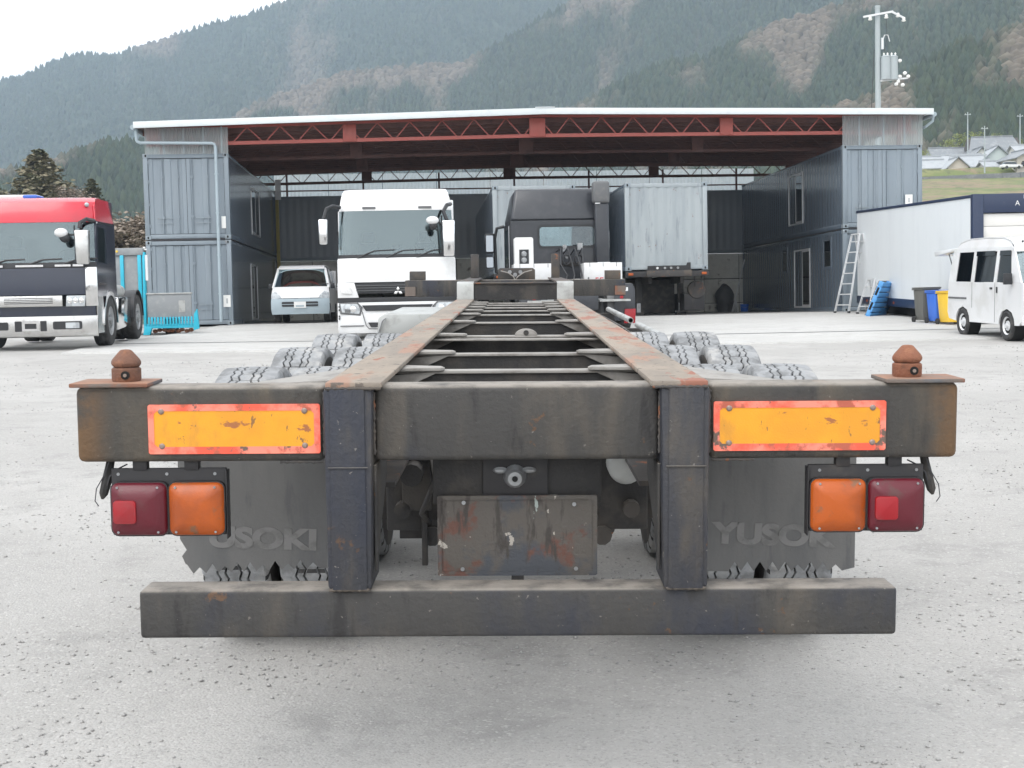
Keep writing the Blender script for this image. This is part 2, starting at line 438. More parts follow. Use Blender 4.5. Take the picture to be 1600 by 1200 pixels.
def inst(src, parent, loc=(0, 0, 0), rot=(0, 0, 0), scale=None, name=None):
    o = src.copy()
    if name: o.name = name
    COL.objects.link(o)
    o.parent = parent
    o.location = loc; o.rotation_euler = rot
    if scale: o.scale = scale
    return o

def bar(m, p0, p1, w, h):
    """square bar from p0 to p1"""
    p0 = Vector(p0); p1 = Vector(p1); d = (p1 - p0).normalized()
    t = Vector((0, 0, 1)) if abs(d.z) < .95 else Vector((0, 1, 0))
    u = d.cross(t).normalized() * (w / 2); v = u.cross(d).normalized() * (h / 2)
    return m.hexa([p0 - u - v, p0 + u - v, p0 + u + v, p0 - u + v], [p1 - u - v, p1 + u - v, p1 + u + v, p1 - u + v])

def text(body, size, m, parent, loc, rot=(math.pi / 2, 0, 0), name='lettering', sx=1.0, off=0.0, ext=.0012):
    cu = bpy.data.curves.new(name, 'FONT')
    cu.body = body; cu.size = size; cu.align_x = 'CENTER'; cu.align_y = 'CENTER'
    cu.extrude = ext; cu.offset = off
    tmp = bpy.data.objects.new(name, cu); COL.objects.link(tmp)
    dg = bpy.context.evaluated_depsgraph_get()
    me = bpy.data.meshes.new_from_object(tmp.evaluated_get(dg))
    bpy.data.objects.remove(tmp)
    me.materials.clear(); me.materials.append(MATS[m])
    o = bpy.data.objects.new(name, me); COL.objects.link(o)
    o.parent = parent; o.location = loc; o.rotation_euler = rot; o.scale = (sx, 1, 1)
    return o

def rrect(x0, x1, z0, z1, r, y=0, n=4):
    """rounded rectangle in the xz plane"""
    pts = []
    for cx, cz, a in ((x1 - r, z0 + r, -90), (x1 - r, z1 - r, 0), (x0 + r, z1 - r, 90), (x0 + r, z0 + r, 180)):
        for k in range(n + 1):
            t = R_(a + 90 * k / n)
            pts.append((cx + r * math.cos(t), y, cz + r * math.sin(t)))
    return pts

def rect_like(x0, x1, z0, z1, y=0, n=4):
    """rectangle with as many points as rrect, for ring()"""
    pts = []
    for cx, cz in ((x1, z0), (x1, z1), (x0, z1), (x0, z0)):
        for k in range(n + 1):
            e = (k / n - .5) * .002
            pts.append((cx, y, cz))
    return pts

# smooth value noise for terrain
_tab = np.random.RandomState(3).rand(256, 256)
def vnoise(x, y):
    x = np.asarray(x, float); y = np.asarray(y, float)
    xi = np.floor(x).astype(int); yi = np.floor(y).astype(int)
    xf = x - xi; yf = y - yi
    xf = xf * xf * (3 - 2 * xf); yf = yf * yf * (3 - 2 * yf)
    a = _tab[xi & 255, yi & 255]; b = _tab[(xi + 1) & 255, yi & 255]
    c = _tab[xi & 255, (yi + 1) & 255]; d = _tab[(xi + 1) & 255, (yi + 1) & 255]
    return (a * (1 - xf) + b * xf) * (1 - yf) + (c * (1 - xf) + d * xf) * yf
def fbm(x, y, o=4):
    s = 0; a = .5
    for k in range(o):
        s = s + a * vnoise(x * 2 ** k + 17 * k, y * 2 ** k + 31 * k); a *= .5
    return s

def gz(x, y):
    """height of the yard: it climbs towards the building, then lies level"""
    yy = min(max(y, -40), 38.3)
    z = 0.04 + 0.0324 * yy
    if x < 0:
        f = 1 if y < 25 else max(0, 1 - (y - 25) / 10)
        z += .010 * min(-x, 12) * f
    return z
# ------------------------------------------------------------------ ground
def ground_material(name, c1, c2, c3, fine, pit):
    m = bpy.data.materials.new(name); m.use_nodes = True
    nt = m.node_tree; b = nt.nodes['Principled BSDF']
    b.inputs['Roughness'].default_value = .92
    b.inputs['Specular IOR Level'].default_value = .25
    tc = nt.nodes.new('ShaderNodeTexCoord'); V = tc.outputs['Object']
    def mixc(f, a, c):
        mx = nt.nodes.new('ShaderNodeMix'); mx.data_type = 'RGBA'
        nt.links.new(f, mx.inputs[0])
        if isinstance(a, tuple): mx.inputs[6].default_value = (*a, 1)
        else: nt.links.new(a, mx.inputs[6])
        mx.inputs[7].default_value = (*c, 1)
        return mx.outputs[2]
    cur = mixc(_ramp(nt, _noise(nt, .55, 8, .65, V), .38, .60), c1, c2)
    cur = mixc(_ramp(nt, _noise(nt, 2.3, 9, .75, V), .50, .66), cur, c3)
    vo = nt.nodes.new('ShaderNodeTexVoronoi'); vo.inputs['Scale'].default_value = fine
    nt.links.new(V, vo.inputs['Vector'])
    sp = nt.nodes.new('ShaderNodeSeparateColor'); nt.links.new(vo.outputs['Color'], sp.inputs[0])
    cur = mixc(_ramp(nt, sp.outputs[0], .84, 1.0), cur, tuple(min(1, q * 1.10) for q in c1))
    cur = mixc(_ramp(nt, sp.outputs[1], .86, 1.05), cur, tuple(q * .74 for q in c1))
    cur = mixc(_ramp(nt, _noise(nt, 9.0, 9, .75, V), .60, .75), cur, tuple(q * .80 for q in c2))
    cur = mixc(_ramp(nt, _noise(nt, 70, 6, .8, V), .52, .68), cur, tuple(q * .66 for q in c1))
    nt.links.new(cur, b.inputs['Base Color'])
    n1 = _noise(nt, fine * .6, 6, .7, V)
    ad = nt.nodes.new('ShaderNodeMath'); ad.operation = 'MULTIPLY_ADD'
    nt.links.new(vo.outputs['Distance'], ad.inputs[0]); ad.inputs[1].default_value = -.6; nt.links.new(n1, ad.inputs[2])
    bp = nt.nodes.new('ShaderNodeBump'); bp.inputs['Strength'].default_value = pit; bp.inputs['Distance'].default_value = .02
    nt.links.new(ad.outputs[0], bp.inputs['Height']); nt.links.new(bp.outputs[0], b.inputs['Normal'])
    MATS[name] = m
ground_material('gravel_ground', (0.425, 0.414, 0.398), (0.375, 0.365, 0.350), (0.325, 0.317, 0.305), 95, .34)
ground_material('concrete', (0.50, 0.495, 0.48), (0.455, 0.45, 0.435), (0.41, 0.40, 0.385), 120, .08)
ground_material('dirt_stone', (0.40, 0.393, 0.382), (0.35, 0.343, 0.333), (0.45, 0.442, 0.43), 30, .2)

def far_z(x, y):
    return gz(x, y)
xs = sorted(set([-4000, -2500, -1500, -900, -500, -300, -180, -110, -70, -45] + [round(-30 + k * .75, 2) for k in range(81)] + [45, 70, 110, 180, 300, 500, 900, 1500, 2500, 4000]))
ys = sorted(set([-600, -300, -150, -80, -40, -20, -10] + [round(-5 + k * .5, 2) for k in range(90)] + [41, 44, 50, 60, 80, 110, 160, 240, 400, 700, 1200, 2200, 4500]))
g = MB()
g.grid([[(x, y, far_z(x, y) + (.022 * (float(fbm(x * .9 + 50, y * .9 + 50, 3)) - .45) if abs(x) < 31 and -6 < y < 24 else 0)) for x in xs] for y in ys])
ground = tag(g.build('ground', 'gravel_ground'), kind='structure')

def slab(x0, x1, y0, y1, dz, seed, jag):
    s = MB(); r2 = random.Random(seed)
    nx = int((x1 - x0) / .35); ny = max(2, int((y1 - y0) / 1.2))
    rows = []
    for j in range(ny + 1):
        row = []
        for i in range(nx + 1):
            x = x0 + (x1 - x0) * i / nx; y = y0 + (y1 - y0) * j / ny
            if j == 0 and jag: y += r2.uniform(-jag, jag) + .35 * (float(fbm(x * .35 + 9, 3.3, 3)) - .45)
            if i == 0: x += r2.uniform(-.1, .1)
            row.append((x, y, gz(x, y) + dz))
        rows.append(row)
    s.grid(rows)
    front = rows[0]
    s.grid([[(p[0], p[1] - .03, gz(p[0], p[1]) - .03) for p in front], front])
    return s
apron = tag(slab(-8.4, 26, 24.4, 27.5, .030, 1, .10).build('concrete_apron', 'concrete'), kind='structure')
slab(-8.35, 26, 27.56, 38.2, .030, 2, .012).build('slab', 'concrete', apron)
s = MB(); s.grid([[(-10.8, 38.2, gz(0, 38.2) + .03), (26, 38.2, gz(0, 38.2) + .03)], [(-10.8, 56, gz(0, 40) + .04), (26, 56, gz(0, 40) + .04)]])
s.build('slab', 'concrete', apron)

m = MB(); m.grid([[(x, 27.44, gz(x, 27.44) + .0335) for x in np.arange(-8.3, 26.1, .6)], [(x, 27.62, gz(x, 27.62) + .0335) for x in np.arange(-8.3, 26.1, .6)]])
m.build('expansion_joint', 'grey_plastic', apron)
# loose stones: real geometry near the camera
def stones(n, seed):
    r = np.random.RandomState(seed)
    y = 3.5 + 19 * r.rand(n) ** 2.1
    x = (r.rand(n) * 2 - 1) * (1.2 + y * .46)
    keep = fbm(x * .9 + 40, y * .9 + 20, 5) + .22 * r.rand(n) > .57
    x, y = x[keep], y[keep]; n = len(x)
    sz = .0020 + .0085 * r.rand(n) ** 4 + .0004 * y * r.rand(n) ** 2
    base = np.array([[1, 0, 0], [0, 1, 0], [-1, 0, 0], [0, -1, 0], [0, 0, 1], [0, 0, -.6]], float)
    a = r.rand(n) * 6.28
    P = base[None] * (sz[:, None, None] * (.6 + .8 * r.rand(n, 6, 1)))
    P[:, :, 2] *= .7
    X = P[:, :, 0] * np.cos(a)[:, None] - P[:, :, 1] * np.sin(a)[:, None] + x[:, None]
    Y = P[:, :, 0] * np.sin(a)[:, None] + P[:, :, 1] * np.cos(a)[:, None] + y[:, None]
    gzv = np.array([gz(u, w) for u, w in zip(x, y)]) + .022 * (fbm(x * .9 + 50, y * .9 + 50, 3) - .45)
    Z = P[:, :, 2] + gzv[:, None] + sz[:, None] * .15
    V = np.stack([X, Y, Z], -1).reshape(-1, 3)
    t = np.array([[0, 1, 4], [1, 2, 4], [2, 3, 4], [3, 0, 4], [1, 0, 5], [2, 1, 5], [3, 2, 5], [0, 3, 5]])
    F = (t[None] + (np.arange(n) * 6)[:, None, None]).reshape(-1, 3)
    return V, F
def np_mesh(name, V, F, mname, parent=None, cols=None):
    me = bpy.data.meshes.new(name)
    me.vertices.add(len(V)); me.vertices.foreach_set('co', V.astype(np.float32).ravel())
    k = F.shape[1]
    me.loops.add(F.size); me.loops.foreach_set('vertex_index', F.astype(np.int32).ravel())
    me.polygons.add(len(F)); me.polygons.foreach_set('loop_start', np.arange(0, F.size, k, dtype=np.int32))
    if cols is not None:
        at = me.color_attributes.new('tint', 'FLOAT_COLOR', 'POINT')
        at.data.foreach_set('color', np.concatenate([cols, np.ones((len(cols), 1))], 1).astype(np.float32).ravel())
    me.materials.append(MATS[mname]); me.update(calc_edges=True); me.validate()
    o = bpy.data.objects.new(name, me); COL.objects.link(o)
    if parent is not None: o.parent = parent
    return o
V, F = stones(52000, 5)
tag(np_mesh('gravel', V, F, 'dirt_stone'), 'loose pale grey stones scattered over the yard', 'gravel', kind='stuff')

# ------------------------------------------------------------------ mountains with their woods
def tint_mat(name, rough=.9):
    m = bpy.data.materials.new(name); m.use_nodes = True
    nt = m.node_tree; b = nt.nodes['Principled BSDF']; b.inputs['Roughness'].default_value = rough
    b.inputs['Specular IOR Level'].default_value = .2
    at = nt.nodes.new('ShaderNodeAttribute'); at.attribute_name = 'tint'
    nt.links.new(at.outputs['Color'], b.inputs['Base Color'])
    MATS[name] = m
tint_mat('wood_tint')

def hill(label, crest, D, Df, amp, ntree, seed, brown, th, gull=1.0):
    az = np.array([c[0] for c in crest]); el = np.array([c[1] for c in crest])
    def Hc(a):
        e = np.interp(a, az, el)
        d = D * (1 + .10 * (fbm(a * .11 + seed, a * 0 + seed, 3) - .45))
        return d, 1.55 + d * np.tan(np.radians(e)) - th * .75
    def surf(a, t):
        d, h = Hc(a)
        r = Df + (d - Df) * t
        z0 = 1.2
        w = np.clip(t, 0, 1)
        prof = w ** 1.12
        gl = (np.abs(fbm(a * .22 * gull + seed * 3, t * 1.1 + seed, 4) - .47) * 2.1 + .5 * (fbm(a * .8 + seed, t * 3, 3) - .45))
        z = z0 + (h - z0) * prof - amp * gl * np.sin(np.pi * np.clip(w, 0, 1)) ** .8
        z = np.where(t > 1, h - (t - 1) * (d - Df) * .55, z)
        x = r * np.sin(np.radians(a)); y = r * np.cos(np.radians(a))
        return x, y, np.maximum(z, .5 * z0)
    na, nt_ = 190, 56
    A = np.linspace(az[0], az[-1], na); T = np.linspace(0, 1.25, nt_)
    AA, TT = np.meshgrid(A, T)
    x, y, z = surf(AA, TT)
    V = np.stack([x, y, z], -1).reshape(-1, 3)
    idx = np.arange(na * nt_).reshape(nt_, na)
    F = np.stack([idx[:-1, :-1], idx[:-1, 1:], idx[1:, 1:], idx[1:, :-1]], -1).reshape(-1, 4)
    r = np.random.RandomState(seed)
    pn = lambda a, t: fbm(a * brown[1] + seed * 7, t * brown[2] + seed * 5, 5)
    def colour(a, t, k):
        br = pn(a, t) + brown[3] * np.exp(-((t - brown[4]) / .07) ** 2)
        b = np.clip((br - brown[0] + .03) / .13 + .35 * (r.rand(len(a)) - .5), 0, 1)[:, None]
        v = .72 + .6 * r.rand(len(a))[:, None]
        gr = np.array([[.022, .036, .022]]) * v + r.rand(len(a))[:, None] * np.array([[.016, .014, .002]])
        bw = np.array([[.145, .12, .092]]) * (.75 + .45 * r.rand(len(a))[:, None])
        return gr * (1 - b) + bw * b, b[:, 0]
    c0, _ = colour(AA.ravel(), TT.ravel(), 0)
    hobj = tag(np_mesh('hill', V, F, 'wood_tint', cols=c0 * .9), label, kind='structure')
    hobj.data.polygons.foreach_set('use_smooth', [True] * len(F))
    # woods: one low cone or round crown per tree, all one mass
    n = ntree
    a = az[0] + (az[-1] - az[0]) * r.rand(n); t = .10 + .95 * r.rand(n) ** .8
    x, y, z = surf(a, t)
    col, bb = colour(a, t, 1)
    h = th * (.5 + .75 * r.rand(n) ** 1.5) * (1 - .25 * bb); w = h * (.30 + .12 * r.rand(n)) * (1 + .5 * bb)
    k = 6
    ang = (np.arange(k) / k * 2 * np.pi)[None] + r.rand(n)[:, None] * 6
    jit = .75 + .5 * r.rand(n, k)
    ring0 = np.stack([x[:, None] + np.cos(ang) * w[:, None] * jit, y[:, None] + np.sin(ang) * w[:, None] * jit, np.repeat((z - h * .1)[:, None], k, 1)], -1)
    mid = .42 + .30 * bb
    jit2 = .55 + .25 * r.rand(n, k) + .35 * bb[:, None]
    ring1 = np.stack([x[:, None] + np.cos(ang + .5) * w[:, None] * jit2, y[:, None] + np.sin(ang + .5) * w[:, None] * jit2, np.repeat((z + h * mid)[:, None], k, 1)], -1)
    tip = np.stack([x + w * .3 * (r.rand(n) - .5), y, z + h], -1)[:, None]
    V = np.concatenate([ring0, ring1, tip], 1).reshape(-1, 3)
    tri = []
    for i in range(k):
        j = (i + 1) % k
        tri += [[i, j, k + j], [i, k + j, k + i], [k + i, k + j, 2 * k]]
    tri = np.array(tri)
    F = (tri[None] + (np.arange(n) * (2 * k + 1))[:, None, None]).reshape(-1, 3)
    cc = np.repeat(col, 2 * k + 1, 0)
    wd = np_mesh('forest', V, F, 'wood_tint', cols=cc)
    tag(wd, 'woods covering ' + label, 'forest', kind='stuff')
M1 = [(-32.02, 5.9), (-25.57, 8.06), (-20.84, 9.69), (-19.86, 10.03), (-18.74, 10.52), (-18.23, 10.79), (-17.6, 10.87), (-16.09, 10.97), (-15.05, 11.33), (-13.74, 11.8), (-12.42, 12.24), (-10.82, 12.66), (-9.75, 13.06), (-7.84, 13.78), (-5.1, 14.68), (0.41, 16.14), (5.89, 16.45), (13.87, 16.16), (21.34, 15.39), (28.12, 13.8)]
M2 = [(-17.28, 6.28), (-14.68, 7.22), (-12.17, 8.17), (-10.54, 9.1), (-9.05, 9.61), (-7.27, 10.25), (-5.9, 10.46), (-3.43, 10.63), (-1.92, 10.66), (0.04, 11.68), (1.99, 12.67), (3.1, 13.28), (5.86, 14.45), (11.24, 15.15), (18.91, 14.0)]
M3 = [(-0.88, 7.45), (2.18, 8.37), (4.68, 9.58), (6.89, 10.5), (8.52, 10.61), (10.67, 11.53), (12.53, 12.05), (14.62, 12.54), (17.67, 13.39), (23.69, 13.24), (29, 12)]
M4 = [(7.93, 7.2), (10.63, 7.88), (13.55, 8.26), (14.85, 8.57), (16.9, 9.47), (18.41, 10.36), (19.89, 10.74), (21.34, 11.09), (25.96, 11.8), (32, 11.5)]
KN = [(-32, 6.2), (-25.64, 6.48), (-20.99, 6.17), (-19.51, 6.5), (-18.26, 6.91), (-17.24, 7.37), (-16.22, 7.46), (-15.07, 7.3), (-13.39, 6.84), (-10.79, 5.52), (-8, 4.5)]
hill('the far mountain whose ridge meets the sky', M1, 2300, 1150, 110, 60000, 11, (.57, .34, 2.6, .0, .5), 9)
hill('the long middle spur with a bare brown crest', M2, 1500, 900, 45, 30000, 23, (.60, .35, 2.6, .25, .97), 9)
hill('the brown-crested spur above the canopy ridge', M3, 1000, 600, 30, 26000, 37, (.57, .32, 2.4, .16, .95), 8)
hill('the nearest slope above the village', M4, 640, 370, 18, 13000, 41, (.56, .45, 2.4, .0, .8), 7)
hill('the low knoll behind the parked red lorry', KN, 800, 420, 12, 11000, 53, (.60, .45, 2.4, .24, .98), 8)

# ------------------------------------------------------------------ village bank on the right
def bank_z(x, y):
    f = min(1, max(0, (x - 22 - .08 * y) / 18))
    if y < 70: z = 1.3
    elif y < 180: z = 1.3 + (y - 70) / 110 * 12.3
    elif y < 262: z = 13.6 + (y - 180) / 82 * 12.2
    elif y < 266: z = 25.8 + (y - 262) / 4 * 2.4
    else: z = 28.2 + (y - 266) * .055
    return 1.2 + (z - 1.2) * f
b = MB()
bx = [22 + 5 * k for k in range(48)]; by = [60 + 8 * k for k in range(26)] + [262, 263, 266, 274, 290, 310, 330, 360, 400, 440]
b.grid([[(x, y, bank_z(x, y) + .5 * (float(fbm(x * .15, y * .15, 3)) - .45)) for x in bx] for y in sorted(by)])
bank = tag(b.build('hillside', 'hill_grass'), kind='structure')
# ------------------------------------------------------------------ container chassis in the foreground
TR = empty('container_chassis', (-.0055, 3.67, .122), (R_(2.07), R_(.85), R_(-.2)),
           'weathered skeletal container chassis seen from behind, filling the foreground', 'trailer')
def part(m, name, mt, parent=TR, bevel=.006, **k):
    return m.build(name, mt, parent, bevel, **k)

# rear cross beam in three lengths between the posts
for x0, x1 in ((-1.225, -.534), (-.396, .396), (.534, 1.225)):
    part(MB().box(x0, x1, 0, .14, 1.012, 1.222), 'rear_beam', 'beam_dusty' if abs(x0 + x1) > .1 else 'beam_paint', bevel=.018, seg=3)
part(MB().box(-1.06, 1.06, -.02, .10, .515, .652), 'bumper_beam', 'beam_paint', bevel=.012, seg=3)
for sgn in (-1, 1):
    m = MB()
    def px(a): return sgn * a
    # channel post: flat face, folded flanges, narrower foot
    m.hexa([(px(.405), -.034, .655), (px(.528), -.034, .655), (px(.528), .16, .655), (px(.405), .16, .655)],
           [(px(.396), -.034, 1.218), (px(.532), -.034, 1.218), (px(.532), .16, 1.218), (px(.396), .16, 1.218)]) if sgn > 0 else \
    m.hexa([(px(.528), -.034, .655), (px(.405), -.034, .655), (px(.405), .16, .655), (px(.528), .16, .655)],
           [(px(.532), -.034, 1.218), (px(.396), -.034, 1.218), (px(.396), .16, 1.218), (px(.532), .16, 1.218)])
    p = part(m, 'post', 'post_paint', bevel=.010)
    m = MB()
    m.box(px(.418), px(.514), -.039, -.0345, .656, 1.217)
    part(m, 'cover_strip', 'post_paint', p, bevel=.004)
    m = MB()
    m.box(px(.410), px(.522), -.0425, -.0392, .996, 1.001)
    part(m, 'weld_seam', 'beam_paint', p, bevel=.002)
    # inner web behind the post
    m = MB(); m.prism([(px(.392), .0, 1.0), (px(.392), .30, 1.0), (px(.392), .30, .93), (px(.392), .10, .80), (px(.392), .0, .70)], (px(.008), 0, 0))
    part(m, 'web_plate', 'beam_paint', p, bevel=.002)
    # rail: top plate, web, bottom flange
    m = MB(); m.box(px(.37), px(.525), -.038, 8.10, 1.2195, 1.236)
    r = part(m, 'rail', 'rail_top', bevel=.004)
    m = MB(); m.box(px(.440), px(.456), .02, 8.6, .90, 1.2195)
    part(m, 'rail_web', 'rail_paint', r, bevel=0)
    m = MB(); m.box(px(.37), px(.525), .31, 8.6, .885, .90)
    part(m, 'bottom_flange', 'rail_paint', r, bevel=0)
    # step up to the gooseneck: bent plate, then upper rail
    m = MB()
    prof = [(8.06, 1.236), (8.10, 1.236), (8.10, 1.35), (8.115, 1.378), (8.15, 1.392), (11.35, 1.392), (11.35, 1.378), (8.16, 1.378), (8.128, 1.36), (8.118, 1.33), (8.118, 1.20), (8.06, 1.20)]
    prof = [(8.10, 1.2195), (8.10, 1.35), (8.112, 1.378), (8.15, 1.392), (8.30, 1.392), (8.30, 1.376), (8.16, 1.376), (8.13, 1.362), (8.118, 1.34), (8.118, 1.2195)]
    m.prism([(px(.372), y, z) for y, z in prof], (px(.148), 0, 0))
    part(m, 'step_plate', 'zinc_pale', r, bevel=0)
    m = MB(); m.box(px(.372), px(.52), 8.3, 11.35, 1.376, 1.392)
    m.box(px(.440), px(.456), 8.13, 11.35, 1.06, 1.376)
    part(m, 'gooseneck_rail', 'rail_paint', bevel=0)
    # side outrigger under the beam end, tapering plate beside the rail seen over the beam
    m = MB()
    m.hexa([(px(.527), .16, 1.190), (px(.80), .16, 1.190), (px(.80), .18, 1.190), (px(.527), .46, 1.190)],
           [(px(.527), .16, 1.226), (px(.80), .16, 1.212), (px(.80), .18, 1.212), (px(.527), .46, 1.236)])
    part(m, 'corner_gusset', 'flange_top', bevel=.002, weld=True)
    # twist lock
    cx = px(1.10)
    m = MB(); m.box(px(1.02), px(1.238), -.010, .15, 1.2225, 1.234)
    pl = part(m, 'lock_plate', 'rusty_plate', bevel=.003)
    m = MB(); m.lathe([(0, 0), (.038, 0), (.0405, .005), (.0405, .035), (.036, .039), (.0, .039)], (cx, .07, 1.234), n=20)
    lk = part(m, 'twist_lock', 'rusty_lock' if sgn > 0 else 'rusty_lock_dark', bevel=0)
    m = MB(); m.lathe([(0, 0), (.036, .0), (.043, .008), (.043, .016), (.038, .024), (.018, .046), (.013, .049), (0, .050)], (cx, .07, 1.2735), n=8)
    part(m, 'lock_head', 'rusty_lock' if sgn > 0 else 'rusty_lock_dark', lk, bevel=.003)
    m = MB(); m.cyl((cx + .008, .034, 1.253), (cx + .008, .0275, 1.253), .012, n=14); part(m, 'lock_socket', 'hole_black', lk, bevel=0)
    m = MB(); m.cyl((cx + .008, .0275, 1.253), (cx + .008, .0255, 1.253), .005, n=10); part(m, 'lock_pin', 'screw', lk, bevel=0)
    # reflective marker board
    m = MB()
    m.ring(rrect(px(.545) if sgn > 0 else -1.022, 1.022 if sgn > 0 else -.545, 1.036, 1.174, .004, -.0075, 1), rrect(.562 if sgn > 0 else -1.006, 1.006 if sgn > 0 else -.562, 1.056, 1.156, .008, -.0075, 1), (0, .0065, 0))
    rf = part(m, 'marker_border', 'reflector_red', bevel=0)
    m = MB(); m.box(.562 if sgn > 0 else -1.006, 1.006 if sgn > 0 else -.562, -.006, -.0015, 1.056, 1.156)
    part(m, 'marker_board', 'reflector_amber', rf, bevel=0)
    for sx, sz in ((.588, 1.058), (.985, 1.058), (.588, 1.155), (.985, 1.155)):
        m = MB(); m.lathe([(0, -.0035), (.005, -.003), (.0085, 0)], (0, 0, 0), 'Y', 10)
        o = part(m, 'screw', 'screw', rf, bevel=0); o.location = (px(sx), -.0078, sz)
    # lamp bracket and lamps
    a0, a1 = (.818, 1.142)
    m = MB(); m.box(px(a0), px(a1), .035, .047, .80, .990)
    m.box(px(a0 - .004), px(a0), .02, .06, .79, .985)
    br = part(m, 'lamp_bracket', 'black_bracket', bevel=.002)
    for hx in (.85, .985, 1.122):
        m = MB(); m.cyl((px(hx), .0345, .974), (px(hx), .0325, .974), .0045, n=10); part(m, 'bolt_hole', 'galvanised', br, bevel=0)
    for hx in (.915, 1.06):
        m = MB(); m.box(px(hx - .02), px(hx + .02), .03, .06, .985, 1.013); part(m, 'hanger', 'black_bracket', br, bevel=.002)
    for kind, l0, l1 in (('amber', .822, .976), ('red', .982, 1.138)):
        x0, x1 = sorted((px(l0), px(l1)))
        m = MB(); m.prism(rrect(x0 - .003, x1 + .003, .800, .955, .022, .034), (0, -.018, 0))
        lp = part(m, 'tail_lamp' if kind == 'red' else 'turn_lamp', 'black_bracket', bevel=0)
        m = MB()
        P0 = rrect(x0, x1, .803, .952, .020, .016); P1 = rrect(x0 + .006, x1 - .006, .809, .946, .016, .0)
        cxm, czm = (x0 + x1) / 2, .8775
        n = len(P0)
        P2 = [(cxm + (p[0] - cxm) * .5, -.008, czm + (p[2] - czm) * .5) for p in P1]
        m.add(P0 + P1 + P2 + [(cxm, -.010, czm)], [(i, (i + 1) % n, n + (i + 1) % n, n + i) for i in range(n)] + [(n + i, n + (i + 1) % n, 2 * n + (i + 1) % n, 2 * n + i) for i in range(n)] + [(2 * n + i, 2 * n + (i + 1) % n, 3 * n) for i in range(n)])
        ln = part(m, 'lens', 'lamp_' + kind, lp, bevel=0, weld=True, sharp=60)
        if kind == 'red':
            ix = x0 + .014 if sgn > 0 else x0 + .012
            m = MB(); m.prism(rrect(ix + .0, ix + .064, .840, .906, .010, -.002), (0, -.013, 0))
            part(m, 'reflex_square', 'lamp_red_bright', lp, bevel=.003)
        else:
            for q in range(0):
                zq = .822 + .0137 * q
                m = MB(); m.box(x0 + .02, x1 - .02, -.0118 + .010 * (abs(q - 4) / 4) ** 2, -.001, zq, zq + .004); part(m, 'lens_rib', 'lamp_amber_bright', lp, bevel=0)
        for qx in (x0 + .022, x1 - .022):
            for qz in (.815, .941):
                m = MB(); m.cyl((qx, .001, qz), (qx, -.0035, qz), .0034, n=8); part(m, 'screw', 'galvanised', lp, bevel=0)
    # short cable hanging under the beam end
    m = MB(); m.tube([(px(1.155), .08, 1.012), (px(1.158), .07, .985), (px(1.163), .06, .95), (px(1.172), .055, .915), (px(1.176), .055, .90)], [.012, .013, .015, .013, .004], 8)
    part(m, 'hanging_strap', 'dark_steel', bevel=0)
    m = MB(); m.tube([(px(1.15), .05, 1.012), (px(1.165), .045, .97), (px(1.19), .05, .93), (px(1.195), .05, .895), (px(1.185), .05, .88)], .0016, 5)
    m.tube([(px(1.10), .05, 1.0), (px(1.13), .045, .985), (px(1.15), .045, .965), (px(1.162), .05, .93)], .0022, 5)
    part(m, 'cable', 'wire', bevel=0)
    # mud flap with saw-tooth hem and worn lettering
    f0, f1 = (.585, 1.062)
    pts = [(px(f0), .45, 1.02), (px(f1), .45, 1.02)]
    nt_ = 12
    low = []
    for k in range(nt_ + 1):
        u = k / nt_
        zz = .587 + (.018 * u if sgn < 0 else .0)
        low.append((px(f1 + (f0 - f1) * u), .45, zz if k else zz + .01))
        if k < nt_ - (2 if sgn > 0 else 1):
            if k == 0 and sgn > 0: continue
            u2 = (k + .5) / nt_
            low.append((px(f1 + (f0 - f1) * u2), .45, .587 + (.018 * u2 if sgn < 0 else 0) + (.030 if rnd.random() > .2 else .02)))
    if sgn < 0:
        low = [(px(f1 - .0), .45, .70), (px(f1 - .02), .45, .665), (px(f1 - .005), .45, .645), (px(f1 - .015), .45, .62)] + low[1:]
    m = MB(); m.prism(pts + low, (0, .010, 0))
    fl = part(m, 'mud_flap', 'rubber_flap', bevel=0, weld=True)
    if sgn < 0:
        text('USOKI', .088, 'flap_letter', fl, (-.800, .4492, .698), (math.pi / 2, R_(2.2), 0), sx=1.34, off=.0045)
    else:
        text('YUSOK', .088, 'flap_letter', fl, (.805, .4492, .700), (math.pi / 2, R_(2.4), 0), sx=1.30, off=.0045)
    # leaf springs, hangers, side parts behind
    m = MB()
    for k in range(5):
        m.box(px(.50), px(.58), 1.3 + .1 * k, 5.1 - .1 * k, .76 - .016 * k, .772 - .016 * k)
    sp = part(m, 'leaf_spring', 'dark_steel', bevel=0)
    for y in (1.25, 2.55, 3.85, 5.15):
        m = MB(); m.hexa([(px(.47), y - .1, .62), (px(.60), y - .1, .62), (px(.60), y + .1, .62), (px(.47), y + .1, .62)], [(px(.45), y - .22, .90), (px(.62), y - .22, .90), (px(.62), y + .22, .90), (px(.45), y + .22, .90)])
        part(m, 'spring_hanger', 'dark_steel', bevel=.004, weld=True)
    # landing leg
    m = MB(); m.box(px(.62), px(.76), 8.55, 8.70, .40, 1.05); m.box(px(.64), px(.74), 8.57, 8.68, .10, .42)
    lg = part(m, 'landing_leg', 'dark_steel', bevel=.006)
    m = MB(); m.box(px(.58), px(.80), 8.48, 8.77, -.035, .10); part(m, 'foot', 'dark_steel', lg, bevel=.01)

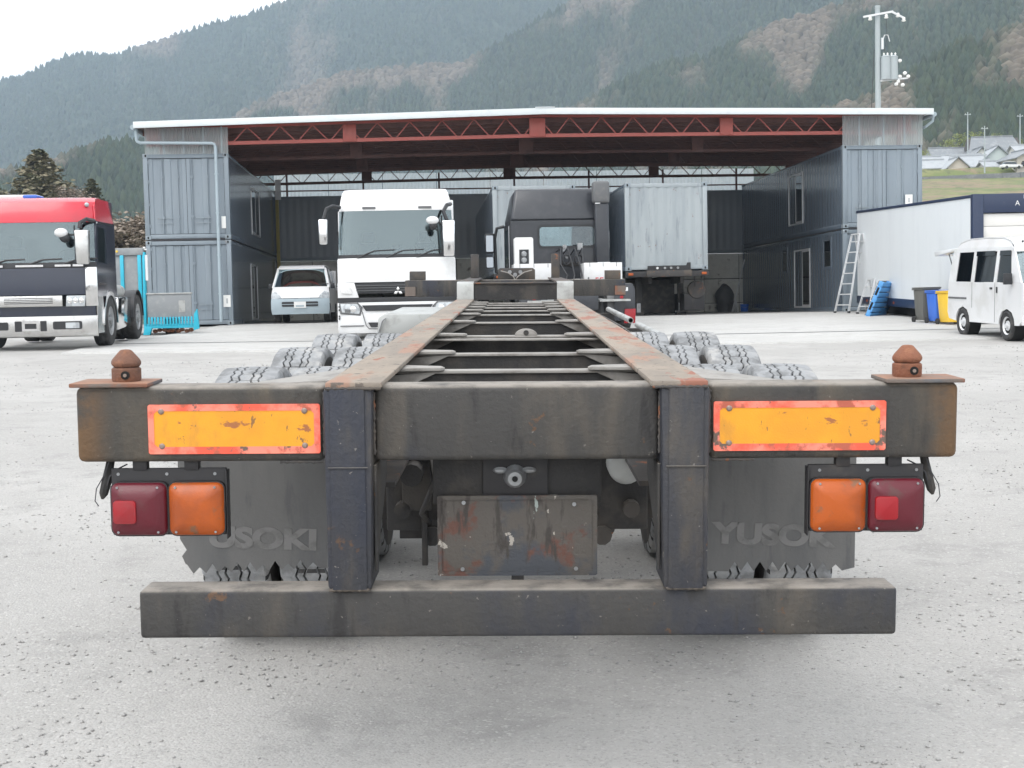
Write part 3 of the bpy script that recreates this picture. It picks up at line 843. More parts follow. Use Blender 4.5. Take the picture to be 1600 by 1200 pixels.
# cross members with tapered end plates
for i, y in enumerate((.70, 1.50, 2.75, 4.20, 5.35, 6.10, 6.78, 7.40, 7.97)):
    m = MB(); m.box(-.439, .439, y, y + .012, 1.00, 1.197)
    c = part(m, 'cross_member', 'dark_steel', bevel=0)
    m = MB(); m.box(-.439, .439, y - .012, y + .06, 1.197, 1.207)
    part(m, 'flange', 'flange_top', c, bevel=.002)
    if i == 3: pass
    if i == 2:
        m = MB(); m.box(-.439, .439, y - .10, y - .02, 1.188, 1.196); part(m, 'flange', 'flange_top', c, bevel=.001)
    for sg in (-1, 1):
        m = MB()
        a = [(sg * .439, y - .05, 1.2075), (sg * .25, y - .028, 1.2075), (sg * .235, y - .01, 1.2075), (sg * .25, y + .05, 1.2075), (sg * .439, y + .12, 1.2075)]
        m.prism(a, (0, 0, .0105))
        m.prism([(sg * .439, y - .018, 1.19), (sg * .25, y - .018, 1.205), (sg * .439, y - .018, 1.12)], (0, .012, 0))
        part(m, 'end_gusset', 'flange_top', c, bevel=.001)
# small hose shoe on the fourth member
m = MB(); m.prism([(.05 + .055 * math.cos(R_(a)), 2.74, 1.207 + .034 * math.sin(R_(a))) for a in range(0, 181, 15)], (0, .02, 0))
sh = part(m, 'cable_shoe', 'flange_top', bevel=.002)
m = MB(); m.cyl((.05, 2.738, 1.221), (.05, 2.734, 1.221), .013, n=12); part(m, 'socket', 'dark_steel', sh, bevel=0)

# licence plate board and air coupling under the beam
m = MB(); m.box(-.245, .245, .16, .175, .86, 1.02)
bp_ = part(m, 'plate_carrier', 'dark_steel', bevel=.003)
m = MB()
m.ring(rrect(-.232, .232, .652, .888, .004, .138, 1), rrect(-.220, .220, .664, .876, .006, .138, 1), (0, .012, 0))
m.box(-.222, .222, .144, .150, .662, .878)
pb = part(m, 'number_board', 'worn_plate', bevel=0)
for qx, qz in ((-.16, .672), (.17, .672), (-.155, .868), (.165, .862)):
    m = MB(); m.cyl((qx, .1385, qz), (qx, .135, qz), .006, n=8); part(m, 'bolt', 'galvanised', pb, bevel=0)
m = MB(); m.box(-.018, .018, .14, .15, .60, .652); part(m, 'stay', 'dark_steel', bevel=0)
m = MB(); m.box(-.10, .09, .148, .162, .885, 1.0); cb = part(m, 'coupling_bracket', 'black_bracket', bevel=.004)
m = MB()
m.lathe([(0, -.052), (.009, -.052), (.009, -.056), (.020, -.056), (.026, -.048), (.028, -.02), (.034, -.006), (.034, 0), (0, 0)], (-.006, .148, .944), 'Y', 18)
m.ell((-.048, .14, .962), (.022, .012, .010)); m.ell((.034, .14, .962), (.022, .012, .010))
cp = part(m, 'air_coupling', 'galvanised', bevel=0)
m = MB(); m.cyl((-.006, .0915, .944), (-.006, .0905, .944), .0085, n=12); part(m, 'port', 'hole_black', cp, bevel=0)

# wheels: three axles, dual tyres
def tyre_mesh(R=.545, W=.262):
    m = MB(); na = 224
    def tri(k, per): 
        u = (k % per) / per
        return 4 * abs(u - .5) - 1
    cols = []   # (x/W, drop, zig)
    edges = [-.50, -.36, -.34, -.305, -.285, -.235, -.17, -.148, -.115, -.02, .02, .115, .148, .17, .235, .285, .305, .34, .36, .50]
    prof = [(-.50, -.052, 0), (-.485, -.018, 0), (-.45, -.006, 0), (-.240, -.001, 1), (-.231, -.014, 1), (-.213, -.014, 1), (-.204, 0, 1), (-.120, 0, 1), (-.111, -.014, 1), (-.093, -.014, 1), (-.084, 0, 1), (0, .001, 1),
            (.084, 0, 1), (.093, -.014, 1), (.111, -.014, 1), (.120, 0, 1), (.204, 0, 1), (.213, -.014, 1), (.231, -.014, 1), (.240, -.001, 1), (.45, -.006, 0), (.485, -.018, 0), (.50, -.052, 0)]
    groove = {4, 8, 13, 17}
    nc = len(prof); V = []
    for k in range(na):
        a = 2 * math.pi * k / na
        for j, (x, d, zz) in enumerate(prof):
            xx = (x + zz * .021 * tri(k, 4) * (1 if j < nc // 2 else -1 if j > nc // 2 else 1)) * W
            r = R + d
            if (j in (0, 1, 2, 20, 21, 22)) and k % 8 == 0: r -= .010
            if j in (6, 7, 10, 11, 12, 15, 16) and k % 8 == 4: r -= .006
            V.append((xx, r * math.cos(a), r * math.sin(a)))
    fs = []; mi = []
    for k in range(na):
        for j in range(nc - 1):
            q = (k + 1) % na
            fs.append((k * nc + j, q * nc + j, q * nc + j + 1, k * nc + j + 1))
            mi.append(1 if j in groove or (j in (0, 1, 20, 21) and k % 8 == 0) or (j in (6, 10, 11, 15) and k % 8 == 4) else 0)
    o = len(V)
    m.add(V, fs); m.m = mi
    m.mi = 2
    for s in (-1, 1):
        pr = [(R - .052, s * .5 * W), (R - .10, s * .53 * W), (R - .17, s * .51 * W), (R - .235, s * .46 * W), (R - .25, s * .40 * W)]
        m.lathe(pr, (0, 0, 0), 'X', 56)
    me = m.build('tyre', ['tread_dusty', 'rubber', 'rubber_side'], None, weld=True, sharp=40)
    return me
tyre0 = tyre_mesh()
def rim_mesh(r=.30, w=.24):
    m = MB(); m.lathe([(r, -w / 2), (r - .02, -w / 2 + .02), (r - .02, -.02), (.17, .02), (.15, .06), (0, .06)], (0, 0, 0), 'X', 32)
    m.lathe([(r - .02, -.02), (r - .02, w / 2 - .02), (r, w / 2)], (0, 0, 0), 'X', 32)
    return m.build('wheel', 'dark_steel', None, weld=True)
rim0 = rim_mesh()
first = True
for y in (1.90, 3.20, 4.50):
    m = MB(); m.cyl((-.66, y, .575), (.66, y, .575), .065, n=14); ax = part(m, 'axle', 'dark_steel', bevel=0)
    for sg in (-1, 1):
        m = MB(); m.cyl((sg * .40, y - .12, .60), (sg * .40, y - .30, .62), .085, n=16); m.tube([(sg * .4, y - .3, .62), (sg * .40, y - .36, .66), (sg * .3, y - .40, .80)], .012, 6)
        part(m, 'brake_chamber', 'dark_steel', ax, bevel=0)
        m = MB(); m.cyl((sg * .60, y, .575), (sg * .70, y, .575), .21, n=22); part(m, 'brake_drum', 'dark_steel', ax, bevel=0)
        for xx in (1.105, .800):
            if first:
                w, t = rim0, tyre0; first = False
                w.parent = TR; t.parent = w
            else:
                w = inst(rim0, TR); t = inst(tyre0, w)
            w.location = (sg * xx, y, .583); w.rotation_euler = (rnd.uniform(0, 6), 0, 0 if xx < 1 else 0)
m = MB(); m.cyl((.375, .85, .86), (.375, 1.5, .86), .062, n=24); m.ell((.375, .85, .86), (.062, .03, .062), 20, 10); at = part(m, 'air_tank', 'zinc_pale', bevel=0)
m = MB(); m.cyl((.262, .70, .875), (.262, .74, .875), .012, n=10); part(m, 'drain_valve', 'zinc_pale', at, bevel=0)
m = MB(); m.cyl((.33, 1.45, .53), (.33, 1.62, .55), .055, n=18); m.tube([(.33, 1.6, .56), (.38, 1.7, .60), (.42, 1.7, .75)], .012, 6); part(m, 'brake_chamber', 'rail_paint', bevel=0)
m = MB()
m.box(-.42, -.25, 1.0, 1.12, .58, .98); m.box(-.40, -.30, .9, 1.0, .70, .95); m.cyl((-.36, .80, .84), (-.36, 1.0, .84), .04, n=12)
m.tube([(-.30, .9, .9), (-.28, .8, .82), (-.33, .85, .7), (-.30, 1.0, .62)], .010, 6); m.box(-.335, -.315, .92, .95, .50, .70)
part(m, 'brake_valve', 'dark_steel', bevel=.003)
m = MB(); m.tube([(.2, 1.0, .95), (.25, .9, .88), (.3, 1.1, .75), (.34, 1.4, .62)], .009, 6); m.tube([(.26, 1.2, .97), (.32, 1.1, .80), (.45, 1.3, .72), (.50, 1.6, .66)], .009, 6); m.box(.28, .44, 1.25, 1.35, .60, .80)
part(m, 'brake_hose', 'dark_steel', bevel=0)

# gooseneck front: closing plate, bolster, stops, hose board
m = MB(); m.box(-.372, .372, 8.118, 8.13, 1.23, 1.372); part(m, 'closing_plate', 'dark_steel', bevel=0)
m = MB(); m.box(-.372, .372, 8.10, 8.20, 1.3725, 1.385); part(m, 'closing_cap', 'rail_paint', bevel=.003)
m = MB(); m.box(-1.215, 1.215, 10.90, 11.10, 1.190, 1.372); bo = part(m, 'bolster', 'beam_paint', bevel=.008)
for sg in (-1, 1):
    m = MB(); m.box(sg * 1.165, sg * .995, 10.905, 11.06, 1.3725, 1.470); part(m, 'corner_box', 'rail_paint', bo, bevel=.006)
    m = MB(); m.box(sg * 1.217, sg * 1.10, 10.889, 10.899, 1.20, 1.30); part(m, 'end_cap', 'rusty_plate', bo, bevel=0)
    m = MB(); m.box(sg * .40, sg * .49, 10.92, 10.99, 1.3925, 1.655); part(m, 'stop_post', 'rail_paint', bevel=.004)
m = MB(); m.prism([(-.195, 11.2, 1.36), (-.195, 11.2, 1.48), (-.17, 11.2, 1.50), (.20, 11.2, 1.50), (.225, 11.2, 1.48), (.225, 11.2, 1.36)], (0, .02, 0)); hb = part(m, 'hose_board', 'rail_paint', bevel=.003)
for x in (-.06, .06, .0):
    m = MB(); m.cyl((x, 11.2, 1.455 - (.03 if x == 0 else 0)), (x, 11.15, 1.455 - (.03 if x == 0 else 0)), .022, n=12); part(m, 'air_connector', 'galvanised', hb, bevel=0)
m = MB(); m.tube([(-.16, 11.14, 1.468), (-.08, 11.12, 1.448), (-.02, 11.10, 1.405), (0, 11.1, 1.36)], .007, 6); m.tube([(.19, 11.14, 1.475), (.10, 11.12, 1.452), (.03, 11.10, 1.405), (0, 11.1, 1.36)], .007, 6)
part(m, 'hose', 'flange_top', hb, bevel=0)
# side locker on the far left, pipes on the right
m = MB(); m.prism([(-1.05, 6.3, 1.01), (-1.035, 6.3, 1.15), (-.99, 6.3, 1.178), (-.62, 6.3, 1.178), (-.62, 6.3, 1.01)], (0, 1.6, 0)); lk = part(m, 'side_locker', 'zinc_pale', bevel=.006)
m = MB(); m.tube([(-1.04, 6.29, 1.03), (-1.005, 6.285, 1.13), (-.98, 6.285, 1.15)], .006, 6); part(m, 'handle', 'galvanised', lk, bevel=0)
m = MB()
m.lathe([(.018, 0), (.024, 0), (.024, 2.5), (.018, 2.5)], (.91, 6.75, 1.10), 'Y', 14)
part(m, 'guard_pipe', 'zinc_pale', bevel=0)
m = MB(); m.lathe([(.018, 0), (.024, 0), (.024, 1.45), (.018, 1.45)], (.90, 4.60, 1.10), 'Y', 14); part(m, 'guard_pipe', 'zinc_pale', bevel=0)
m = MB()
for x, z in ((.80, 1.06), (.84, 1.04), (.76, 1.07)):
    m.tube([(x, 4.9, z), (x + .02, 6.5, z), (x, 9.2, z)], .008, 6)
m.box(.525, .95, 6.1, 6.16, 1.0, 1.07); m.box(.525, .95, 9.0, 9.06, 1.0, 1.07)
part(m, 'air_line', 'dark_steel', bevel=0)

# weld beads where beams, posts and rails meet
def bead(p0, p1, r=.0045, parent=TR):
    p0 = Vector(p0); p1 = Vector(p1); L = (p1 - p0).length; n = max(4, int(L / .009)); path = []; rad = []
    for k in range(n + 1):
        t = k / n
        path.append(tuple(p0 + (p1 - p0) * t + Vector((rnd.uniform(-1, 1), rnd.uniform(-1, 1), rnd.uniform(-1, 1))) * .0007)); rad.append(r * (.75 + .5 * (k % 2)) * rnd.uniform(.85, 1.15))
    MB().tube(path, rad, 6).build('weld_bead', 'rail_paint', parent)
for sgn in (-1, 1):
    bead((sgn * .534, -.001, 1.03), (sgn * .534, -.001, 1.205)); bead((sgn * .396, -.001, 1.03), (sgn * .396, -.001, 1.205))
    bead((sgn * .412, -.034, .655), (sgn * .524, -.034, .655)); bead((sgn * .372, -.036, 1.2185), (sgn * .525, -.036, 1.2185))
    bead((sgn * .54, .01, 1.0095), (sgn * .66, .01, 1.0095), .004)
    # suspension brackets and shackles seen between post and number board
    m = MB(); m.box(sgn * .27, sgn * .46, .95, 1.10, .62, .99); part(m, 'suspension_bracket', 'dark_steel', bevel=.006)
    m = MB(); m.hexa([(sgn * .25, 1.5, .52), (sgn * .50, 1.5, .52), (sgn * .50, 1.62, .52), (sgn * .25, 1.62, .52)], [(sgn * .25, 1.4, .99), (sgn * .55, 1.4, .99), (sgn * .55, 1.7, .99), (sgn * .25, 1.7, .99)]); part(m, 'torque_bracket', 'dark_steel', bevel=.006, weld=True)
    m = MB(); m.cyl((sgn * .30, .94, .60), (sgn * .30, 1.2, .60), .035, n=10); m.cyl((sgn * .40, .90, .70), (sgn * .40, 1.0, .70), .03, n=10); m.tube([(sgn * .26, .95, .9), (sgn * .23, .9, .78), (sgn * .28, .95, .66), (sgn * .26, 1.1, .55)], .009, 6); part(m, 'shackle', 'dark_steel', bevel=0)
MB().box(-.44, .44, 2.3, 2.34, .48, .99).build('chassis_diaphragm', 'dark_steel', TR)
# ------------------------------------------------------------------ container building with canopy roof
BROT = R_(3.9)
BORG = Vector((-7.97, 37.77, 1.30))
def bw(u, v, z=0):
    c, s_ = math.cos(BROT), math.sin(BROT)
    return (BORG.x + u * c - v * s_, BORG.y + u * s_ + v * c, BORG.z + z)
CW, CH, CLEN = 2.40, 2.44, 12.19
FW = 17.9     # clear width between the stacks

def corr(m, p0, p1, z0, z1, nrm, pitch=.278, depth=.03):
    """trapezoid corrugated sheet between two ground points"""
    p0 = Vector(p0); p1 = Vector(p1); L = (p1 - p0).length; d = (p1 - p0) / L; nrm = Vector(nrm)
    n = max(1, round(L / pitch)); q = L / n; pts = []
    for k in range(n):
        for f, o in ((0, 0), (.26, 0), (.5, 1), (.76, 1)):
            pts.append(p0 + d * (q * (k + f)) - nrm * (depth * o))
    pts.append(p1)
    m.grid([[tuple(p + Vector((0, 0, z0))) for p in pts], [tuple(p + Vector((0, 0, z1))) for p in pts]])
    return m

def container(name, label, loc, rot, length=CLEN, doors=True, fmat='container_front', smat='container_side', cut_left=(), cut_right=(), depth=.009, w=CW, h=CH, cat='container', group=None, doorparts=True):
    """origin: near left bottom corner, x across the door end, y along the length"""
    c = empty(name, loc, (0, 0, rot), label, cat, group)
    pw = .13
    # corner posts
    for x0 in (0, w - pw):
        for y0 in (0, length - pw):
            MB().box(x0, x0 + pw, y0, y0 + pw, .118, h - .118).build('corner_post', fmat if y0 == 0 else smat, c, .006)
    for x0 in (-.004, w - .164):
        for y0 in (-.004, length - .174):
            for z0 in (0, h - .118):
                cs = MB().box(x0, x0 + .168, y0, y0 + .178, z0, z0 + .118).build('corner_casting', 'casting', c, .008)
                if y0 < 0:
                    MB().prism([(x0 + .084 + .026 * math.cos(R_(a)), y0 - .0015, z0 + .059 + .038 * math.sin(R_(a))) for a in range(0, 360, 30)], (0, .004, 0)).build('hole', 'hole_black', cs)
    # rails
    MB().box(pw, w - pw, .01, .10, .03, .15).build('sill', fmat, c, .006)
    MB().box(pw, w - pw, .01, .10, h - .13, h - .01).build('header', fmat, c, .006)
    for x0, s_ in ((.012, -1), (w - .062, 1)):
        MB().box(x0, x0 + .05, .17, length - .17, .01, .15).build('bottom_rail', smat, c, .004)
        MB().box(x0, x0 + .05, .17, length - .17, h - .09, h - .01).build('top_rail', smat, c, .004)
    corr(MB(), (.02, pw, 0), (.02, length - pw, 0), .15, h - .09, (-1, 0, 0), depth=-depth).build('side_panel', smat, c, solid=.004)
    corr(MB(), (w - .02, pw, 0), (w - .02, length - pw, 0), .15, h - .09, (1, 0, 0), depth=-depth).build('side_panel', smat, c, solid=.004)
    corr(MB(), (pw, length - .05, 0), (w - pw, length - .05, 0), .12, h - .12, (0, 1, 0)).build('end_panel', smat, c, solid=.004)
    MB().box(.03, w - .03, .03, length - .03, h - .05, h - .02).build('roof', smat, c)
    MB().box(.03, w - .03, .03, length - .03, .04, .08).build('floor', smat, c)
    if doors:
        mid = w / 2
        for x0, x1 in ((pw + .012, mid - .006), (mid + .006, w - pw - .012)):
            d = MB()
            n = 5; zz0, zz1 = .165, h - .145
            pts = []
            ww = x1 - x0
            for f, o in ((0, 0), (.10, 0), (.13, 1), (.40, 1), (.43, 0), (.58, 0), (.61, 1), (.87, 1), (.90, 0), (1, 0)):
                pts.append((x0 + ww * f, .035 + .024 * o))
            d.grid([[(p[0], p[1], zz0) for p in pts], [(p[0], p[1], zz1) for p in pts]])
            dr = d.build('door', fmat, c, solid=.012)
            if doorparts:
                for f in (.08 if x0 > mid else .30, .72 if x0 < mid else .50):
                    bx_ = x0 + ww * f + .06
                    b_ = MB().cyl((bx_, .018, .17), (bx_, .018, h - .15), .017, n=8)
                    b_.box(bx_ - .035, bx_ + .035, .0, .035, .62, .68); b_.box(bx_ - .035, bx_ + .035, .0, .035, 1.75, 1.81)
                    b_.build('locking_bar', fmat, dr)
                hb_ = MB().box(x0 + ww * .22, x0 + ww * .62, -.002, .014, .60, .622); hb_.box(x0 + ww * .22, x0 + ww * .62, -.002, .014, .46, .478)
                hb_.build('handle', 'casting', dr)
                for zz in (.35, .95, 1.6, 2.15):
                    xx = x0 - .02 if x0 < mid else x1 - .02
                    MB().box(xx, xx + .05, .015, .03, zz, zz + .09).build('hinge', fmat, dr)
    else:
        corr(MB(), (pw, .035, 0), (w - pw, .035, 0), .15, h - .13, (0, -1, 0), depth=-.03).build('end_panel', fmat, c, solid=.004)
    return c

cont = {}
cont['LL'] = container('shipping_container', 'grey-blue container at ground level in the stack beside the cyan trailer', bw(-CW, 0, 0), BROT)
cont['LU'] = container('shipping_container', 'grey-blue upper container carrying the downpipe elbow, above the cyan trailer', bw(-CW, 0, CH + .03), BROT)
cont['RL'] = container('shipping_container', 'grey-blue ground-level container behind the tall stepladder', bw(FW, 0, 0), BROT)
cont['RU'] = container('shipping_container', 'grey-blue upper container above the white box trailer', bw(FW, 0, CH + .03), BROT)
for k in ('LL', 'LU', 'RL', 'RU'): cont[k]['group'] = 'containers stacked as side walls of the canopy'
for k in ('LU', 'RU'):
    MB().box(.14, CW - .14, -.003, .01, -.03, .025).build('rusty_gap', 'container_seam', cont[k])
    MB().box(.0, .03, .2, CLEN - .2, -.03, .008).build('rusty_gap', 'container_seam', cont[k])
    MB().box(CW - .03, CW, .2, CLEN - .2, -.03, .008).build('rusty_gap', 'container_seam', cont[k])
def notice(c, x0, x1, z0, z1, mark=True):
    p = MB().box(x0, x1, -.012, -.007, z0, z1).build('notice', 'paper', c)
    if mark: MB().box(x0 + (x1 - x0) * .40, x0 + (x1 - x0) * .62, -.0135, -.0122, z0 + (z1 - z0) * .3, z0 + (z1 - z0) * .72).build('print', 'ink', p)
notice(cont['LU'], 2.16, 2.28, .30, .64, False)
notice(cont['LL'], 2.14, 2.34, .52, .86)
notice(cont['RU'], 1.88, 2.10, .63, .96)
# windows and sliding doors let into the inner walls (u = 0 faces +x of left stack; u = FW faces -x of right stack)
def wall_opening(c, side, y0, y1, z0, z1, leaves, open_gap=0.0, frame='alu_frame', name='window'):
    x = CW + .010 if side > 0 else -.010
    fr = MB()
    fr.ring([(x, y0, z0), (x, y1, z0), (x, y1, z1), (x, y0, z1)], [(x, y0 + .05, z0 + .05), (x, y1 - .05, z0 + .05), (x, y1 - .05, z1 - .05), (x, y0 + .05, z1 - .05)], (-side * .09, 0, 0))
    f = fr.build(name, frame, c, weld=True)
    w_ = (y1 - y0 - .1) / leaves
    for k in range(leaves):
        a = y0 + .05 + w_ * k
        s_ = MB(); xx = x - side * (.008 + .02 * (k % 2))
        s_.ring([(xx, a, z0 + .05), (xx, a + w_, z0 + .05), (xx, a + w_, z1 - .05), (xx, a, z1 - .05)], [(xx, a + .045, z0 + .10), (xx, a + w_ - .045, z0 + .10), (xx, a + w_ - .045, z1 - .10), (xx, a + .045, z1 - .10)], (-side * .018, 0, 0))
        s_.build('sash', frame, f, weld=True)
        MB().box(xx - side * .012, xx - side * .006, a + .045, a + w_ - .045, z0 + .10, z1 - .10).build('pane', 'dark_window', f)
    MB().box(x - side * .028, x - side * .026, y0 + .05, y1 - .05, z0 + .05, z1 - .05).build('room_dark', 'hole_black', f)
wall_opening(cont['LU'], 1, 5.0, 7.1, .42, 1.95, 2)
wall_opening(cont['LL'], 1, 4.4, 5.9, .12, 1.92, 2, name='sliding_door')
wall_opening(cont['RU'], -1, 4.1, 5.75, .42, 2.10, 2)
wall_opening(cont['RL'], -1, 3.35, 5.15, .14, 2.05, 2, name='sliding_door')
wall_opening(cont['RL'], -1, 1.15, 1.95, 1.30, 2.28, 1, frame='container_side')
wall_opening(cont['RL'], -1, 5.95, 6.65, 1.32, 2.22, 1, frame='container_side')

# rear row: containers carried on a panel wall
def side_on(name, label, u0, u1, v, z, mt):
    c = empty(name, bw(u0, v, z), (0, 0, BROT), label, 'container', 'containers closing the back of the canopy')
    L = u1 - u0
    for x0 in (0, L - .13):
        MB().box(x0, x0 + .13, 0, .13, 0, CH).build('corner_post', mt, c, .006)
    MB().box(.13, L - .13, .0, .05, .0, .13).build('bottom_rail', mt, c, .004)
    MB().box(.13, L - .13, .0, .05, CH - .09, CH).build('top_rail', mt, c, .004)
    corr(MB(), (.13, .01, 0), (L - .13, .01, 0), .13, CH - .09, (0, -1, 0), depth=-.008).build('side_panel', mt, c, solid=.004)
    MB().box(.02, L - .02, .06, 2.38, CH - .06, CH - .02).build('roof', mt, c)
    MB().box(.02, L - .02, .06, 2.38, .04, .10).build('floor', mt, c)
    corr(MB(), (.13, 2.4, 0), (L - .13, 2.4, 0), .13, CH - .09, (0, 1, 0)).build('side_panel', mt, c, solid=.004)
    for x0 in (.02, L - .05): MB().box(x0, x0 + .03, .13, 2.38, .1, CH - .06).build('end_panel', mt, c)
    return c
side_on('rear_container', 'dark container raised at the back between white lorry and small van', -.1, 6.2, 12.35, 2.30, 'container_rear')
side_on('rear_container', 'dark container raised at the back, above the mop and bucket', 6.35, 18.5, 12.35, 2.30, 'container_rear')
pw_ = tag(empty('panel_wall', bw(0, 12.55, 0), (0, 0, BROT), 'stained grey panel wall under the rear containers, beside the mop', 'wall'), kind='thing')
MB().box(-.1, 18.5, .06, .20, 0, 2.28).build('backing', 'hole_black', pw_)
xs_ = [-.1 + 1.38 * k for k in range(13)] + [17.84, 18.5]
for k in range(len(xs_) - 1):
    for z0, z1 in ((.03, .36), (.38, 1.30), (1.33, 2.27)):
        dz = rnd.uniform(-.006, .006)
        MB().box(xs_[k] + .012, xs_[k + 1] - .012, dz, .059, z0, z1).build('panel', 'concrete_panel', pw_, .006)

# canopy: gable roof, trusses, fascia, gutter and downpipe, clear cladding over the stacks
RO = tag(empty('canopy_roof', bw(0, 0, 0), (0, 0, BROT), 'low gable canopy roof on red lattice trusses spanning the container stacks', 'roof'), kind='thing')
def rz(u):      # roof underside height
    return 5.60 + (u + 2.6) / 11.68 * .27 if u < 9.08 else 5.87 - (u - 9.08) / 11.42 * .13
U0, U1, UR = -2.55, 20.5, 9.08
m = MB()
for a, b_ in ((U0, UR), (UR, U1)):
    m.hexa([(a, -.35, rz(a) + .05), (b_, -.35, rz(b_) + .05), (b_, 12.7, rz(b_) + .05), (a, 12.7, rz(a) + .05)], [(a, -.35, rz(a) + .09), (b_, -.35, rz(b_) + .09), (b_, 12.7, rz(b_) + .09), (a, 12.7, rz(a) + .09)])
m.build('roof_sheet', 'roof_under', RO)
for a, b_ in ((U0, UR), (UR, U1)):
    m = MB(); m.hexa([(a, -.40, rz(a) - .02), (b_, -.40, rz(b_) - .02), (b_, -.352, rz(b_) - .02), (a, -.352, rz(a) - .02)], [(a, -.40, rz(a) + .16), (b_, -.40, rz(b_) + .16), (b_, -.352, rz(b_) + .16), (a, -.352, rz(a) + .16)])
    m.build('fascia', 'fascia', RO, .004)
MB().box(UR - .28, UR + .28, -.42, 12.7, rz(UR) + .162, rz(UR) + .185).build('ridge_cap', 'fascia', RO)
# purlins
for k in range(20):
    v = .62 + .62 * k
    for a, b_ in ((U0 + .05, UR - .01), (UR + .01, U1 - .05)):
        m = MB(); m.hexa([(a, v, rz(a) - .11), (b_, v, rz(b_) - .11), (b_, v + .05, rz(b_) - .11), (a, v + .05, rz(a) - .11)], [(a, v, rz(a) + .045), (b_, v, rz(b_) + .045), (b_, v + .05, rz(b_) + .045), (a, v + .05, rz(a) + .045)])
        m.build('purlin', 'truss_dark', RO)
def truss(v, mt, joined):
    zb = lambda u: 5.17 + (.14 * (u + 2.3) / 11.4 if u < UR else .14 - .03 * (u - UR) / 11.4)
    m = MB()
    bar(m, (-2.3, v, zb(-2.3)), (UR, v, zb(UR)), .07, .10); bar(m, (UR, v, zb(UR)), (20.2, v, zb(20.2)), .07, .10)
    m.build('bottom_chord', mt, RO, weld=True)
    m = MB()
    bar(m, (-2.3, v, rz(-2.3) + .005), (UR, v, rz(UR) + .005), .07, .07); bar(m, (UR, v, rz(UR) + .005), (20.2, v, rz(20.2) + .005), .07, .07)
    m.build('top_chord', mt, RO, weld=True)
    q = .93; n = int(22.4 / q); mj = MB()
    for k in range(n):
        u = -2.25 + q * k
        for a, b_ in (((u, rz(u) - .02), (u + q / 2, zb(u + q / 2))), ((u + q / 2 + .04, zb(u + q / 2)), (u + q, rz(u + q) - .02))):
            mm = mj if joined else MB()
            bar(mm, (a[0], v, a[1]), (b_[0], v, b_[1]), .03, .03)
            if not joined: mm.build('lattice_bar', mt, RO)
    if joined: mj.build('lattice', mt, RO)
    for u in (-2.1, 3.45, 8.88, 14.45, 19.8):
        MB().box(u - .22 if u == 8.88 else u - .18, u + .24 if u == 8.88 else u + .2, v - .06, v + .06, zb(u) - .03, rz(u) - .05).build('gusset_plate', mt, RO, .004)
truss(.15, 'truss_red', False)
truss(4.2, 'truss_dark', True)
truss(8.2, 'truss_dark', True)
truss(12.2, 'truss_dark', False)
# stub columns on the container roofs and tall posts at the back
for u in (-1.9, 19.7):
    for v in (.3, 4.2, 8.2, 12.0):
        MB().box(u - .06, u + .06, v - .06, v + .06, 2 * CH + .03, 5.2).build('stub_column', 'truss_red', RO, .004)
# clear corrugated cladding above the stacks and across the back
cl = bpy.data.materials.new('clear_cladding'); cl.use_nodes = True
nt = cl.node_tree; nt.nodes.clear()
o_ = nt.nodes.new('ShaderNodeOutputMaterial'); tr_ = nt.nodes.new('ShaderNodeBsdfTransparent'); tr_.inputs[0].default_value = (.80, .85, .86, 1)
df = nt.nodes.new('ShaderNodeBsdfDiffuse'); df.inputs[0].default_value = (.62, .66, .67, 1)
tl = nt.nodes.new('ShaderNodeBsdfTranslucent'); tl.inputs[0].default_value = (.72, .76, .77, 1)
m1 = nt.nodes.new('ShaderNodeMixShader'); m1.inputs[0].default_value = .45
m2 = nt.nodes.new('ShaderNodeMixShader'); m2.inputs[0].default_value = .52
nt.links.new(df.outputs[0], m1.inputs[1]); nt.links.new(tl.outputs[0], m1.inputs[2])
nt.links.new(tr_.outputs[0], m2.inputs[1]); nt.links.new(m1.outputs[0], m2.inputs[2]); nt.links.new(m2.outputs[0], o_.inputs[0])
MATS['clear_cladding'] = cl
cm = cl.copy(); cm.name = 'milky_cladding'
[n for n in cm.node_tree.nodes if n.type == 'MIX_SHADER'][1].inputs[0].default_value = .80
[n for n in cm.node_tree.nodes if n.type == 'MIX_SHADER'][0].inputs[0].default_value = .85
MATS['milky_cladding'] = cm
for a, b_ in ((-2.32, .02), (FW - .02, 20.3)):
    corr(MB(), (a, -.05, 0), (b_, -.05, 0), 2 * CH + .0, min(rz(a), rz(b_)) + .02, (0, -1, 0), pitch=.076, depth=-.015).build('clear_cladding', 'clear_cladding', RO)
    for f in (.22, .46, .70, .92) if a < 0 else (.22, .52, .78):
        u = a + (b_ - a) * f
        MB().box(u - .02, u + .02, .0, .04, 2 * CH + .03, rz(u)).build('stud', 'pipe_grey', RO)
for k in range(9):
    a = -.1 + 2.07 * k
    corr(MB(), (a + .01, 12.75, 0), (a + 2.05, 12.75, 0), 4.74, 5.60, (0, -1, 0), pitch=.15, depth=-.02).build('rear_cladding', 'milky_cladding', RO)
MB().box(-.1, 18.4, 12.69, 12.73, 4.95, 5.0).build('girt', 'truss_dark', RO)
for k in range(7):
    u = .4 + 2.9 * k
    MB().box(u - .035, u + .035, 12.64, 12.69, 4.74, 5.6).build('mullion', 'truss_dark', RO)
